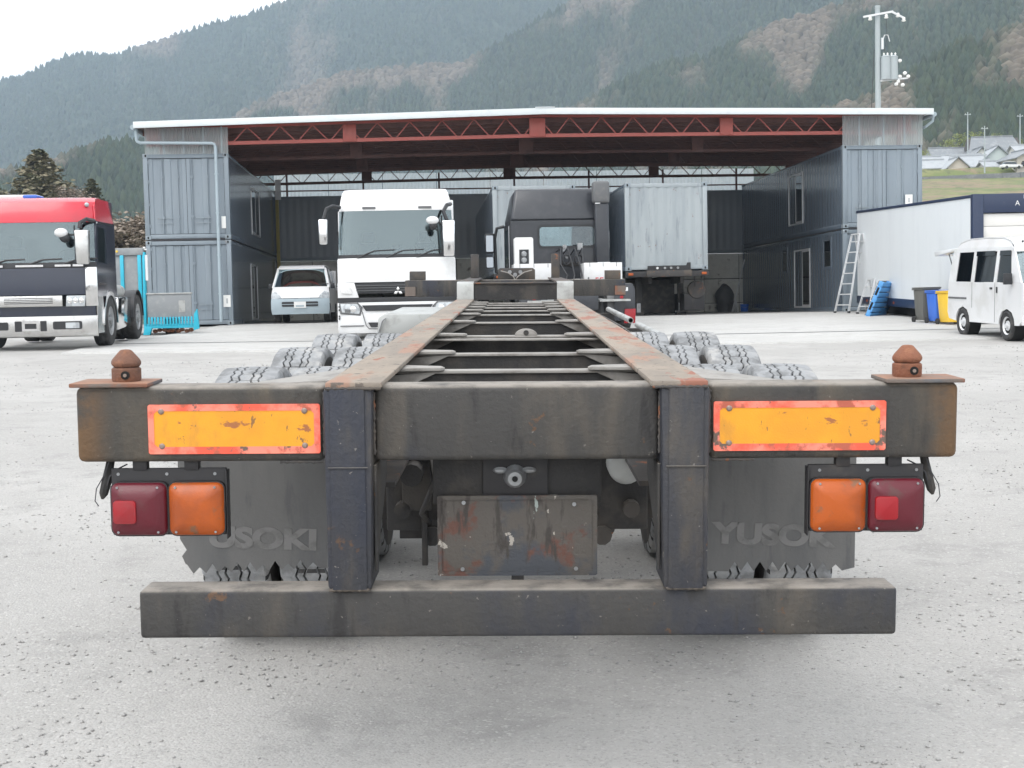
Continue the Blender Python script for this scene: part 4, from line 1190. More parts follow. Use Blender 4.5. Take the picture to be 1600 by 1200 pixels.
# gutter ends and downpipe
m = MB(); m.cyl((U0 - .04, -.3, rz(U0) + .02), (U0 - .04, 12.6, rz(U0) + .02), .07, n=10); m.build('gutter', 'pipe_grey', RO)
m = MB(); m.cyl((U1 + .06, -.3, rz(U1) + .0), (U1 + .06, 12.6, rz(U1) + .0), .07, n=10); m.build('gutter', 'pipe_grey', RO)
path = [(-2.52, -.16, 5.58), (-2.52, -.16, 5.30), (-2.50, -.16, 5.24), (-2.42, -.16, 5.20), (-.42, -.16, 5.165), (-.345, -.16, 5.13), (-.32, -.16, 5.05), (-.32, -.16, .1)]
m = MB(); m.tube(path, .045, 12); dp = m.build('downpipe', 'pipe_grey', RO)
for z in (4.3, 3.2, 2.0, .9):
    MB().lathe([(.045, -.02), (.056, -.02), (.056, .02), (.045, .02)], (-.32, -.16, z), 'Z', 12).build('pipe_clip', 'pipe_grey', dp)
m = MB(); m.tube([(20.56, -.22, 5.74), (20.54, -.20, 5.55), (20.40, -.05, 5.42), (20.36, .3, 5.38)], .04, 10); m.build('downpipe', 'pipe_grey', RO)
# tan post by the inner left wall, mop and bucket on the right
yp = empty('steel_post', bw(.12, 11.6, 0), (0, 0, BROT), 'yellowish steel post at the back beside the small van', 'post')
MB().box(-.06, .06, -.05, .05, 0, 4.7).build('shaft', 'yellow_post', yp, .004)
MB().box(-.05, .16, -.06, -.052, 4.55, 5.3).build('cloth', 'white_soft', yp)
MB().box(-.12, .12, -.12, .12, -.01, .02).build('base_plate', 'yellow_post', yp)
mp = empty('mop', bw(17.3, 11.2, 0), (0, 0, BROT), 'long-handled mop leaning in the right back corner', 'mop')
MB().tube([(.05, .0, .5), (.45, .1, 2.0)], .016, 6).build('handle', 'alu', mp)
m = MB()
for k in range(14):
    a = rnd.uniform(0, 6.28); m.tube([(.05, 0, .52), (.05 + .06 * math.cos(a), .06 * math.sin(a), .3), (.05 + .13 * math.cos(a), .13 * math.sin(a), .02)], .02, 5)
m.build('mop_head', 'white_soft', mp)
bk = empty('bucket', bw(17.65, 11.0, 0), (0, 0, BROT), 'blue plastic bucket beside the mop', 'bucket')
MB().lathe([(0, .01), (.13, .01), (.165, .29), (.175, .29), (.175, .30), (.155, .30), (.12, .03), (0, .03)], n=20).build('pail', 'bin_blue', bk)
MB().tube([(-.17, 0, .28), (-.12, -.1, .2), (0, -.17, .17), (.12, -.1, .2), (.17, 0, .28)], .006, 5).build('bail', 'galvanised', bk)
bg = empty('tarp_bundle', bw(17.1, 11.9, 0), (0, 0, BROT), 'dark slumped bundle against the panel wall behind the mop', 'bundle')
m = MB(); m.ell((0, 0, .5), (.36, .26, .62), 16, 10); m.ell((.22, -.1, .22), (.25, .22, .28), 12, 8)
m.v = [(x + .05 * math.sin(9 * z + 5 * x), y + .04 * math.sin(11 * z), max(z, 0.0)) for x, y, z in m.v]
m.build('sack', 'grey_plastic', bg)
MB().tube([(-.1, -.2, 1.0), (.0, -.25, 1.06), (.1, -.2, 1.0)], .02, 6).build('tie', 'hose', bg)
# ------------------------------------------------------------------ vehicles
def wheel(parent, x, y, z, r, w, out, rim='galvanised', tread='rubber', rr=.56, bolts=8):
    """out: -1 / 1, side on which the outer face lies"""
    m = MB(); R1 = r * rr
    m.lathe([(R1, 0), (R1 - .015, -.02), (R1 - .03, -.03), (R1 * .62, -.05), (R1 * .55, -.02), (R1 * .30, -.02), (R1 * .27, .02), (0, .02)], (0, 0, 0), 'X', 28)
    m.lathe([(R1, 0), (R1, -w)], (0, 0, 0), 'X', 28)
    for k in range(bolts):
        a = 2 * math.pi * k / bolts
        c = (0, R1 * .44 * math.cos(a), R1 * .44 * math.sin(a))
        m.cyl((-.03, c[1], c[2]), (.005, c[1], c[2]), R1 * .05, n=6)
    wh = m.build('wheel', rim, parent, weld=True)
    wh.location = (x, y, z); wh.rotation_euler = (rnd.uniform(0, 6), 0, 0 if out > 0 else math.pi)
    t = MB()
    t.lathe([(R1, .0), (R1 + .02, .01), (r * .86, .02), (r * .96, 0), (r, -.03), (r, -w * .3), (r - .008, -w * .32), (r - .008, -w * .36), (r, -w * .38), (r, -w * .62), (r - .008, -w * .64), (r - .008, -w * .68), (r, -w * .70), (r, -w + .03), (r * .96, -w), (R1, -w)], (0, 0, 0), 'X', 36)
    t.build('tyre', tread, wh, weld=True)
    return wh

def mirror(parent, p_arm, p_head, size, mt='chrome', arm='black_plastic'):
    m = MB(); m.tube(p_arm, .042, 8); a = m.build('mirror_arm', arm, parent)
    m = MB(); x, y, z = p_head; w, d, h = size
    m.hexa([(x - w * .42, y - d / 2, z - h / 2), (x + w * .42, y - d / 2, z - h / 2), (x + w * .42, y + d / 2, z - h / 2), (x - w * .42, y + d / 2, z - h / 2)],
           [(x - w / 2, y - d / 2, z + h / 2), (x + w / 2, y - d / 2, z + h / 2), (x + w / 2, y + d / 2, z + h / 2), (x - w / 2, y + d / 2, z + h / 2)])
    m.build('mirror_head', mt, a, .03, seg=3)
    return a

def seat(parent, x, y, z):
    m = MB(); m.box(x - .25, x + .25, y - .25, y + .28, z, z + .16)
    s = m.build('seat', 'seat_cloth', parent, .03)
    MB().hexa([(x - .25, y + .24, z + .12), (x + .25, y + .24, z + .12), (x + .25, y + .40, z + .12), (x - .25, y + .40, z + .12)], [(x - .22, y + .36, z + .68), (x + .22, y + .36, z + .68), (x + .22, y + .50, z + .68), (x - .22, y + .50, z + .68)]).build('backrest', 'seat_cloth', s, .03)
    MB().box(x - .13, x + .13, y + .38, y + .50, z + .70, z + .92).build('headrest', 'seat_cloth', s, .03)

def rotlathe_wheel_steer(parent, x, y, z, r=.22):
    m = MB(); pts = []
    for k in range(25):
        a = 2 * math.pi * k / 24
        pts.append((x + r * math.cos(a), y + r * .5 * math.sin(a), z + r * .85 * math.sin(a)))
    m.tube(pts, .014, 6); m.tube([(x, y, z), (x, y - .2, z - .25)], .03, 6); m.tube([(x - r, y, z), (x + r, y, z)], .012, 5)
    m.build('steering_wheel', 'black_plastic', parent)

# ---- white tractor unit, nose towards the camera
WT = empty('white_lorry', (-2.36, 27.5, gz(-2.4, 27.5) + .03), (0, 0, BROT), 'white cab-over lorry with three-diamond emblem facing out of the shed', 'lorry')
HW = 1.235
def prof_rows(rows): return rows
m = MB(); m.skin([(3.20, 1.05, 1.02), (3.21, .80, 1.05), (3.19, .55, 1.08), (3.10, .38, 1.12), (2.95, .29, 1.15), (2.78, .23, 1.175), (2.72, .215, 1.18)], 18, .16, 6)
cabroof = m.build('roof_fairing', 'white_paint', WT, solid=.02, flip=True)
for x in (-.55, .62):
    MB().prism(rrect(x - .14, x + .14, 2.755, 2.80, .012, .205), (0, .03, 0)).build('marker_lamp', 'grey_plastic', cabroof)
m = MB(); m.skin([(2.715, .215, 1.175), (2.40, .175, 1.19), (2.05, .13, 1.205), (1.86, .105, 1.21), (1.745, .09, 1.205)], 18, .12, 6)
ws = m.build('windscreen', 'windscreen', WT, flip=True)
m = MB(); m.skin([(1.80, .088, 1.21), (1.72, .078, 1.21), (1.715, .078, 1.21)], 18, .125, 6); m.build('cowl', 'black_plastic', WT, solid=.02, flip=True)
for x0 in (-.82, -.22, .42):
    m = MB(); m.tube([(x0, .06, 1.73), (x0 + .32, .085, 1.86), (x0 + .38, .10, 1.875), (x0 + .80, .105, 1.89)], .014, 6); m.build('wiper', 'black_plastic', ws)
m = MB(); m.skin([(1.725, .075, 1.225), (1.68, .04, 1.235), (1.45, .022, 1.235), (1.22, .02, 1.235)], 18, .13, 6); m.build('front_panel', 'white_paint', WT, solid=.02, flip=True)
# grille and emblem
m = MB(); m.skin([(1.20, .03, 1.10), (1.06, .02, 1.08), (.985, .03, 1.05)], 14, .02, 6); gr = m.build('grille', 'black_plastic', WT, solid=.02, flip=True)
for zz in (1.15, 1.10, 1.045):
    MB().box(-.86, .86, .0, .022, zz - .006, zz + .006).build('grille_bar', 'grey_plastic', gr)
def rhomb(cx, cz, ang, l, w_):
    c, s_ = math.cos(ang), math.sin(ang)
    P = [(0, 0), (w_, l * .5), (0, l), (-w_, l * .5)]
    return [(cx + a * c - b * s_, -.012, cz + a * s_ + b * c) for a, b in P]
for k, a in enumerate((0, R_(120), R_(-120))):
    MB().prism(rhomb(.02, 1.02, a, .105, .033), (0, .012, 0)).build('emblem_diamond', 'chrome', gr, .003)
# upper light panels, bumper with lamps
for sg in (-1, 1):
    m = MB(); m.prism([(sg * 1.195, .012, .565), (sg * .775, -.025, .525), (sg * .725, -.025, .70), (sg * .82, -.02, .795), (sg * 1.22, .018, .80)], (0, .03, 0)); m.build('headlamp_bezel', 'grey_plastic', WT, .006, weld=True)
    m = MB(); m.prism([(sg * 1.20, .0, .30), (sg * .72, -.034, .30), (sg * .70, -.034, .325), (sg * 1.20, .0, .325)], (0, .02, 0)); m.build('bumper_groove', 'grey_plastic', WT, weld=True)
    m = MB(); m.prism([(sg * 1.24, .06, .90), (sg * .80, .0, .90), (sg * .885, .0, 1.21), (sg * 1.24, .06, 1.215)], (0, .12, 0)); bp0 = m.build('corner_panel', 'white_paint', WT, .012, weld=True)
    m = MB(); m.prism([(sg * 1.16, .012, 1.0), (sg * .93, -.02, .98), (sg * .98, -.01, 1.13), (sg * 1.17, .022, 1.16)], (0, .02, 0)); m.build('vent_inset', 'chrome_worn', bp0, weld=True)
    m = MB(); m.prism([(sg * 1.16, .0, .60), (sg * .80, -.035, .56), (sg * .76, -.035, .70), (sg * .84, -.03, .77), (sg * 1.19, .008, .78)], (0, .04, 0)); hl = m.build('headlamp', 'lamp_white', WT, .01, weld=True)
    m = MB(); m.lathe([(0, -.012), (.05, -.008), (.062, 0)], (sg * .92, -.038, .665), 'Y', 16); m.build('lens', 'chrome', hl)
    m = MB(); m.prism([(sg * 1.10, -.012, .60), (sg * .98, -.028, .59), (sg * .98, -.028, .66), (sg * 1.10, -.012, .67)], (0, .01, 0)); m.build('reflector', 'grey_plastic', hl)
    for zz in (.70, .63, .50, .45):
        MB().box(sg * 1.205, sg * 1.23, .03, .06, zz, zz + .04).build('side_slot', 'black_plastic', hl)
m = MB(); m.skin([(.90, .035, 1.245), (.845, .025, 1.245), (.80, .03, 1.245)], 18, .09, 6); m.build('gap_strip', 'black_plastic', WT, solid=.02, flip=True)
m = MB(); m.skin([(.80, .01, 1.25), (.62, -.015, 1.25), (.45, -.02, 1.25), (.25, -.02, 1.25), (.16, .02, 1.235), (.15, .1, 1.2)], 18, .10, 6); bu = m.build('bumper', 'white_paint', WT, solid=.03, flip=True)
m = MB(); m.prism([(-.74, -.045, .74), (-.66, -.045, .62), (.66, -.045, .62), (.74, -.045, .74)], (0, .03, 0)); m.build('lower_grille', 'black_plastic', bu)
m = MB(); m.prism([(-.62, -.05, .38), (-.56, -.05, .28), (.56, -.05, .28), (.62, -.05, .38)], (0, .03, 0)); m.build('air_intake', 'black_plastic', bu)
for sg in (-1, 1):
    m = MB(); m.tube([(sg * .83, -.045, .80), (sg * .74, -.05, .62), (sg * .66, -.05, .32), (sg * .60, -.05, .25), (0, -.05, .24)], .010, 5); m.build('trim_line', 'grey_plastic', bu)
m = MB(); m.box(-.20, .20, -.055, -.048, .47, .60); m.build('number_plate', 'white_plastic', bu)
# sides, back, interior
for sg in (-1, 1):
    x = sg * 1.205
    m = MB(); m.prism([(x, .20, .55), (x, 2.2, .55), (x, 2.2, 1.76), (x, .24, 1.76)], (-sg * .03, 0, 0)); dr = m.build('door', 'white_paint', WT)
    m = MB(); m.ring([(x, .24, 1.762), (x, 2.2, 1.762), (x, 2.2, 2.72), (x, .34, 2.72)], [(x, .40, 1.80), (x, 1.25, 1.80), (x, 1.25, 2.60), (x, .46, 2.60)], (-sg * .03, 0, 0)); m.build('window_frame', 'white_paint', WT, weld=True)
    m = MB(); m.prism([(x - sg * .012, .39, 1.79), (x - sg * .012, 1.26, 1.79), (x - sg * .012, 1.26, 2.61), (x - sg * .012, .45, 2.61)], (-sg * .006, 0, 0)); m.build('side_window', 'dark_window', WT)
    m = MB(); m.prism([(x - sg * .02, .42, 2.72), (x - sg * .02, 2.2, 2.72), (x - sg * .16, 2.2, 3.19), (x - sg * .16, .9, 3.19), (x - sg * .06, .55, 3.0)], (-sg * .02, 0, 0)); m.build('roof_side', 'white_paint', WT)
    m = MB(); m.tube([(sg * 1.20, .3, 1.3), (sg * 1.22, .27, 2.3)], .016, 6); m.build('grab_rail', 'black_plastic', dr)
    wheel(WT, sg * 1.22, 1.35, .50, .50, .28, sg)
    wheel(WT, sg * 1.22, 4.9, .50, .50, .28, sg)
    m = MB(); m.box(sg * .95, sg * 1.22, 2.2, 4.2, .5, 1.0); m.build('fuel_tank', 'chrome_worn', WT, .05)
    m = MB(); m.box(sg * .35, sg * .43, .6, 6.2, .75, 1.0); m.build('chassis_rail', 'black_plastic', WT)
MB().box(-1.2, 1.2, 2.18, 2.22, .8, 3.15).build('back_wall', 'cab_trim', WT)
MB().box(-1.05, 1.05, .8, 2.2, 3.18, 3.2).build('roof_top', 'white_paint', WT)
MB().box(-1.17, 1.17, .25, 2.18, 1.02, 1.06).build('cab_floor', 'seat_cloth', WT)
m = MB(); m.hexa([(-1.15, .16, 1.4), (1.15, .16, 1.4), (1.15, .62, 1.4), (-1.15, .62, 1.4)], [(-1.15, .18, 1.76), (1.15, .18, 1.76), (1.15, .52, 1.80), (-1.15, .52, 1.80)]); ds = m.build('dashboard', 'grey_plastic', WT, .03)
MB().box(-.08, .12, .32, .36, 1.80, 2.0).build('dash_screen', 'black_plastic', ds)
seat(WT, -.62, 1.05, 1.42); seat(WT, .62, 1.05, 1.42)
rotlathe_wheel_steer(WT, .62, .72, 1.95)
mirror(WT, [(-1.16, .30, 2.80), (-1.30, .14, 2.82), (-1.42, .05, 2.76), (-1.48, .02, 2.55)], (-1.50, .02, 2.28), (.19, .16, .52))
ma = mirror(WT, [(1.16, .30, 2.84), (1.08, .02, 2.80), (1.0, -.10, 2.66), (1.08, -.12, 2.45)], (1.10, -.10, 2.10), (.27, .18, .74))
m = MB(); m.tube([(.98, -.10, 2.36), (.90, -.16, 2.44), (.84, -.20, 2.46)], .02, 6); m.tube([(.96, -.08, 2.58), (.96, -.05, 1.74)], .018, 6); m.build('mirror_arm', 'black_plastic', WT)
m = MB(); m.ell((.77, -.22, 2.47), (.135, .10, .085)); m.build('round_mirror', 'white_paint', ma)
m = MB(); m.ell((.78, -.19, 2.36), (.09, .08, .09)); m.build('round_mirror_back', 'black_plastic', ma)
# white load body behind the cab
MB().box(-1.22, 1.28, 2.6, 8.0, 1.05, 3.12).build('load_body', 'white_soft', WT, .02)

# ---- charcoal tractor unit seen from behind
DT = empty('charcoal_tractor', (1.50, 28.1, gz(1.5, 28.1) + .03), (0, 0, R_(4.6)), 'charcoal tractor unit seen from behind with white lockers and tall intake stack', 'lorry')
for sg in (-1, 1):
    m = MB(); m.box(sg * .34, sg * .42, .15, 7.0, .78, 1.02); m.build('chassis_rail', 'black_plastic', DT)
    for yy in (1.1,):
        wheel(DT, sg * 1.20, yy, .50, .50, .27, sg); wheel(DT, sg * .90, yy, .50, .50, .27, sg)
    wheel(DT, sg * 1.20, 5.2, .50, .50, .28, sg)
    # rear fender arch
    P = []
    for a in range(0, 181, 12): P.append((1.1 + .64 * math.cos(R_(a)), .52 + .60 * math.sin(R_(a))))
    Q = [(1.1 + .61 * math.cos(R_(a)), .52 + .57 * math.sin(R_(a))) for a in range(180, -1, -12)]
    m = MB(); m.prism([(sg * .66, y, z) for y, z in P + Q], (sg * .60, 0, 0)); fe = m.build('rear_fender', 'grey_plastic', DT)
    m = MB(); m.prism([(sg * .80, .42, .30), (sg * 1.26, .42, .30), (sg * 1.26, .42, .98), (sg * 1.20, .42, 1.10), (sg * .80, .42, 1.10)], (0, .03, 0)); m.build('fender_flap', 'gloss_charcoal', fe, .01)
    m = MB(); m.box(sg * .84, sg * 1.10, .40, .42, .94, .965); m.box(sg * 1.06, sg * 1.10, .40, .42, .965, 1.02); m.build('fender_stay', 'alu', fe)
    m = MB(); m.prism([(sg * 1.0, .36, .24), (sg * 1.24, .36, .24), (sg * 1.26, .36, .55), (sg * 1.02, .36, .55)], (0, .06, 0)); tl_ = m.build('tail_lamp', 'lamp_red_bright', fe, .01)
    m = MB(); m.prism([(sg * .92, .38, .78), (sg * .99, .38, .78), (sg * .99, .38, .88), (sg * .92, .38, .88)], (0, .03, 0)); m.build('reflector', 'lamp_red_bright', fe)
    m = MB(); m.hexa([(sg * .45, .2, .72), (sg * 1.12, .2, .72), (sg * .98, 1.2, .72), (sg * .45, 1.2, .72)], [(sg * .45, .2, .76), (sg * 1.12, .2, .76), (sg * .98, 1.2, .80), (sg * .45, 1.2, .80)]); m.build('ramp_plate', 'zinc_pale', DT, weld=True)
MB().box(-.40, .40, .10, .16, .55, 1.0).build('rear_crossmember', 'gloss_charcoal', DT, .01)
m = MB(); m.hexa([(-.46, .55, 1.05), (.46, .55, 1.05), (.46, 1.6, 1.05), (-.46, 1.6, 1.05)], [(-.40, .35, 1.12), (.40, .35, 1.12), (.44, 1.6, 1.16), (-.44, 1.6, 1.16)]); m.build('fifth_wheel', 'dark_steel', DT, .02, weld=True)
m = MB(); m.cyl((-.30, .30, .92), (.35, .30, .92), .04, n=12); m.box(-.28, -.20, .25, .3, .80, 1.0); m.build('cross_tube', 'zinc_pale', DT)
# lockers across the catwalk
for x0, x1, nm in ((-1.25, -.33, 0), (.36, 1.24, 1)):
    b_ = MB().box(x0, x1, 1.95, 2.6, 1.10, 1.62).build('locker', 'white_paint', DT, .012)
    MB().box(x0 - .02, x1 + .02, 1.92, 2.0, 1.02, 1.10).build('locker_base', 'zinc_pale', b_)
    for k in range(3):
        xx = x0 + (x1 - x0) * (.15 + .35 * k)
        MB().box(xx - .006, xx + .006, 1.945, 1.949, 1.53, 1.62).build('latch', 'grey_plastic', b_)
    if nm:
        for k, (a, w_) in enumerate(((.26, .07), (.36, .08), (.47, .07))):
            q = MB(); zc = 1.235
            q.box(x0 + a, x0 + a + .018, 1.942, 1.948, zc - .045, zc + .045); q.box(x0 + a, x0 + a + w_, 1.942, 1.948, zc + .025, zc + .045); q.box(x0 + a, x0 + a + w_ * .8, 1.942, 1.948, zc - .012, zc + .008)
            if k != 1: q.box(x0 + a, x0 + a + w_, 1.942, 1.948, zc - .045, zc - .027)
            q.build('red_lettering', 'red_paint', b_)
m = MB(); m.prism(rrect(-1.20, -.76, 1.60, 2.24, .05, 2.30), (0, .25, 0)); ct = m.build('filter_housing', 'white_plastic', DT, .01)
MB().box(-1.09, -.87, 2.285, 2.298, 1.62, 1.96).build('recess', 'black_plastic', ct)
for zz in (1.86, 1.72): MB().lathe([(0, -.03), (.04, -.026), (.065, 0)], (-.98, 2.285, zz), 'Y', 16).build('gauge', 'galvanised', ct)
m = MB()
for k in range(4):
    x = -.10 + .17 * k
    m.tube([(x, 3.5, 1.95 - .05 * k), (x + .05, 3.0, 2.0), (x + .12 * math.sin(k), 2.6, 1.62), (x + .1, 2.2, 1.35), (x, 1.7, 1.2)], .018, 6)
m.build('coiled_hose', 'black_plastic', DT)
m = MB()
for cx in (.12, .42):
    pts = []
    for k in range(61):
        a = k / 60 * math.pi * 2 * 6
        pts.append((cx + .09 * math.cos(a), 3.2 + .004 * k, 1.75 + .12 * math.sin(a)))
    m.tube(pts, .012, 5)
m.build('spiral_cable', 'wire', DT)
m = MB(); m.box(.05, .13, 3.35, 3.45, 1.95, 2.05); m.cyl((.09, 3.3, 2.06), (.09, 3.42, 2.06), .05, n=10); m.box(.40, .52, 3.3, 3.42, 1.98, 2.14); m.cyl((.14, 3.3, 1.82), (.14, 3.4, 1.82), .045, n=10); m.build('air_connector', 'galvanised', DT)
MB().box(-.95, 1.0, 3.55, 3.62, 1.60, 1.70).build('catwalk_rail', 'dark_steel', DT, .01)
MB().box(.10, .26, 1.96, 2.0, 1.14, 1.26).build('data_plate', 'zinc_pale', DT)
# cab: back wall with window, roof fairing, front glass, sides
bz0, bz1 = .95, 2.72
m = MB(); m.ring(rect_like(-1.16, 1.16, bz0, bz1, 3.75), rrect(-.46, .86, 2.10, 2.56, .08, 3.75), (0, .05, 0)); bwall = m.build('back_wall', 'gloss_charcoal', DT, weld=True)
m = MB(); m.prism(rrect(-.47, .87, 2.09, 2.57, .08, 3.77), (0, .006, 0)); m.build('rear_window', 'clear_window', DT)
m = MB(); m.ring(rrect(-.52, .92, 2.04, 2.62, .10, 3.744), rrect(-.46, .86, 2.10, 2.56, .08, 3.744), (0, .008, 0)); m.build('window_seal', 'black_plastic', bwall, weld=True)
m = MB(); m.hexa([(-1.16, 3.72, 2.722), (1.16, 3.72, 2.722), (1.16, 5.8, 2.722), (-1.16, 5.8, 2.722)], [(-1.02, 3.95, 3.50), (1.02, 3.95, 3.50), (1.02, 5.4, 3.46), (-1.02, 5.4, 3.46)])
rf_ = m.build('roof_fairing', 'gloss_charcoal', DT, .08, seg=3)
for sg in (-1, 1):
    x = sg * 1.16
    m = MB(); m.ring([(x, 3.80, 1.0), (x, 5.9, 1.0), (x, 5.8, 2.72), (x, 3.80, 2.72)], [(x, 4.55, 1.75), (x, 5.72, 1.65), (x, 5.66, 2.58), (x, 4.55, 2.58)], (-sg * .03, 0, 0)); m.build('cab_side', 'gloss_charcoal', DT, weld=True)
    m = MB(); m.prism([(x - sg * .01, 4.54, 1.74), (x - sg * .01, 5.73, 1.64), (x - sg * .01, 5.67, 2.59), (x - sg * .01, 4.54, 2.59)], (-sg * .006, 0, 0)); m.build('side_window', 'windscreen', DT)
    m = MB(); m.tube([(x + sg * .02, 3.82, 1.3), (x + sg * .035, 3.80, 1.8), (x + sg * .03, 3.80, 2.6)], .018, 6); m.build('grab_rail', 'chrome', DT)
MB().box(-1.16, 1.16, 3.8, 5.95, .90, .95).build('cab_floor', 'black_plastic', DT)
MB().box(-1.14, 1.14, 5.84, 5.92, .95, 1.72).build('front_panel', 'gloss_charcoal', DT)
m = MB(); m.prism([(-1.14, 5.90, 1.74), (1.14, 5.90, 1.74), (1.14, 5.80, 2.70), (-1.14, 5.80, 2.70)], (0, .012, 0)); m.build('windscreen', 'clear_window', DT)
MB().box(-1.1, 1.1, 5.45, 5.83, 1.55, 1.75).build('dashboard', 'black_plastic', DT)
m = MB(); m.hexa([(.40, 4.5, 1.5), (.9, 4.5, 1.5), (.9, 4.7, 1.5), (.40, 4.7, 1.5)], [(.42, 4.4, 2.6), (.86, 4.4, 2.6), (.86, 4.5, 2.6), (.42, 4.5, 2.6)]); m.build('backrest', 'seat_cloth', DT, .03)
m = MB(); m.box(.86, 1.20, 3.50, 3.74, 1.45, 3.10); st = m.build('intake_stack', 'gloss_charcoal', DT, .05, seg=3)
m = MB(); m.box(.82, 1.22, 3.46, 3.78, 3.10, 3.62); m.build('stack_hood', 'grey_plastic', st, .06, seg=3)
MB().box(.90, 1.20, 3.485, 3.499, 1.66, 1.685).build('clamp', 'alu', st); MB().box(.86, .98, 3.45, 3.459, 3.08, 3.10).build('clamp', 'alu', st)
m = MB(); m.cyl((.78, 3.55, 1.2), (.78, 3.55, 1.66), .12, n=14); m.build('air_cleaner', 'black_plastic', st)
mirror(DT, [(-1.18, 5.55, 2.70), (-1.36, 5.6, 2.66), (-1.42, 5.6, 2.4), (-1.40, 5.6, 1.55), (-1.20, 5.55, 1.45)], (-1.55, 5.6, 2.28), (.24, .12, .50), 'black_plastic')
MB().prism(rrect(-1.645, -1.465, 2.07, 2.48, .02, 5.535), (0, .004, 0)).build('mirror_glass', 'mirror_glass', DT)
m = MB(); m.box(-1.66, -1.45, 5.54, 5.66, 1.65, 1.95); mh = m.build('mirror_head', 'black_plastic', DT, .02)
MB().prism(rrect(-1.64, -1.47, 1.67, 1.93, .02, 5.535), (0, .004, 0)).build('mirror_glass', 'mirror_glass', mh)
m = MB(); m.box(1.42, 1.52, 5.55, 5.62, 2.1, 2.55); m.tube([(1.18, 5.55, 2.68), (1.45, 5.58, 2.62)], .02, 6); m.build('mirror_head', 'chrome', DT, .02)

# ---- red and navy tractor unit on the left
RT = empty('red_lorry', (-9.30, 25.5, gz(-8.2, 26.2) + .005), (R_(1.5), 0, R_(5.2)), 'lorry with red roof, navy grille and chrome bumper beside the cyan trailer', 'lorry')
m = MB(); m.skin([(2.98, 1.2, 1.10), (2.99, .85, 1.13), (2.96, .52, 1.16), (2.88, .36, 1.18), (2.72, .28, 1.20), (2.55, .235, 1.215), (2.48, .225, 1.215)], 18, .22, 5); rv = m.build('roof_visor', 'red_paint', RT, solid=.02, flip=True)
for sg in (-1, 1):
    m = MB(); m.ell((sg * 1.06, .40, 2.82), (.045, .04, .045), 12, 8); m.build('marker_lamp', 'lamp_white', rv)
m = MB(); m.skin([(2.475, .225, 1.21), (2.15, .18, 1.225), (1.85, .135, 1.235), (1.70, .115, 1.235)], 18, .13, 6); ws = m.build('windscreen', 'windscreen', RT, flip=True)
for x0 in (-.75, -.05, .62):
    m = MB(); m.tube([(x0, .09, 1.66), (x0 + .30, .11, 1.755), (x0 + .66, .13, 1.765)], .018, 6); m.build('wiper', 'black_plastic', ws)
m = MB(); m.skin([(1.70, .11, 1.24), (1.60, .09, 1.24), (1.595, .09, 1.24)], 18, .13, 6); cw = m.build('cowl', 'black_plastic', RT, solid=.02, flip=True)
for x0, x1 in ((-.85, -.5), (-.26, .26), (.48, .78), (.82, 1.02)):
    MB().box(x0, x1, .055, .075, 1.615, 1.655).build('cowl_trim', 'chrome', cw)
m = MB(); m.skin([(1.59, .06, 1.24), (1.35, .05, 1.245), (1.07, .05, 1.245)], 18, .12, 6); m.build('front_panel', 'gloss_navy', RT, solid=.02, flip=True)
m = MB(); m.box(-.60, .60, .03, .06, .845, 1.055); gr = m.build('grille', 'chrome_worn', RT, .008)
for k in range(4): MB().box(-.50, .42, .022, .032, .905 + .032 * k, .918 + .032 * k).build('grille_slot', 'black_plastic', gr)
for sg in (-1, 1):
    m = MB(); m.prism([(sg * .66, .03, .84), (sg * 1.02, .045, .84), (sg * 1.04, .045, 1.05), (sg * .68, .03, 1.05)], (0, .05, 0)); hl = m.build('headlamp', 'lamp_white', RT, .01, weld=True)
    for k in range(3):
        m = MB(); m.lathe([(0, -.012), (.04, -.008), (.05, 0)], (sg * (.74 + .11 * k), .03, .955), 'Y', 14); m.build('lens', 'chrome', hl)
    m = MB(); m.prism([(sg * 1.04, .05, .84), (sg * 1.25, .16, .84), (sg * 1.25, .16, 1.60), (sg * 1.05, .06, 1.60)], (0, .05, 0)); m.build('corner_panel', 'chrome', RT, .01, weld=True)
m = MB(); m.skin([(.845, .10, 1.20), (.66, .10, 1.20)], 12, .05, 6); m.build('lower_grille', 'gloss_navy', RT, solid=.02, flip=True)
# chrome bumper with openings
m = MB(); m.skin([(.665, .02, 1.25), (.655, -.03, 1.25), (.60, -.04, 1.25), (.35, -.04, 1.25), (.27, -.02, 1.25), (.25, .04, 1.24)], 20, .10, 6); bu = m.build('bumper', 'chrome_worn', RT, solid=.02, flip=True)
for x0, x1 in ((-.97, -.42), (.42, .97)):
    m = MB(); m.prism(rrect(x0, x1, .40, .555, .03, -.046), (0, .02, 0)); sl = m.build('bumper_opening', 'black_plastic', bu)
for x0, x1 in ((-.30, -.17), (.18, .30)):
    m = MB(); m.prism(rrect(x0, x1, .37, .57, .015, -.046), (0, .02, 0)); m.build('bumper_opening', 'black_plastic', bu)
for x0, x1 in ((.66, .92), (-.92, -.66)):
    m = MB(); m.prism(rrect(x0, x1, .42, .53, .012, -.052), (0, .01, 0)); fg = m.build('fog_lamp', 'lamp_white', bu)
m = MB(); m.ring(rrect(-.16, .16, .38, .58, .01, -.052), rrect(-.11, .11, .42, .52, .01, -.052), (0, .012, 0)); m.build('plate_frame', 'chrome', bu, weld=True)
MB().box(-.11, .11, -.046, -.041, .42, .52).build('plate_recess', 'black_plastic', bu)
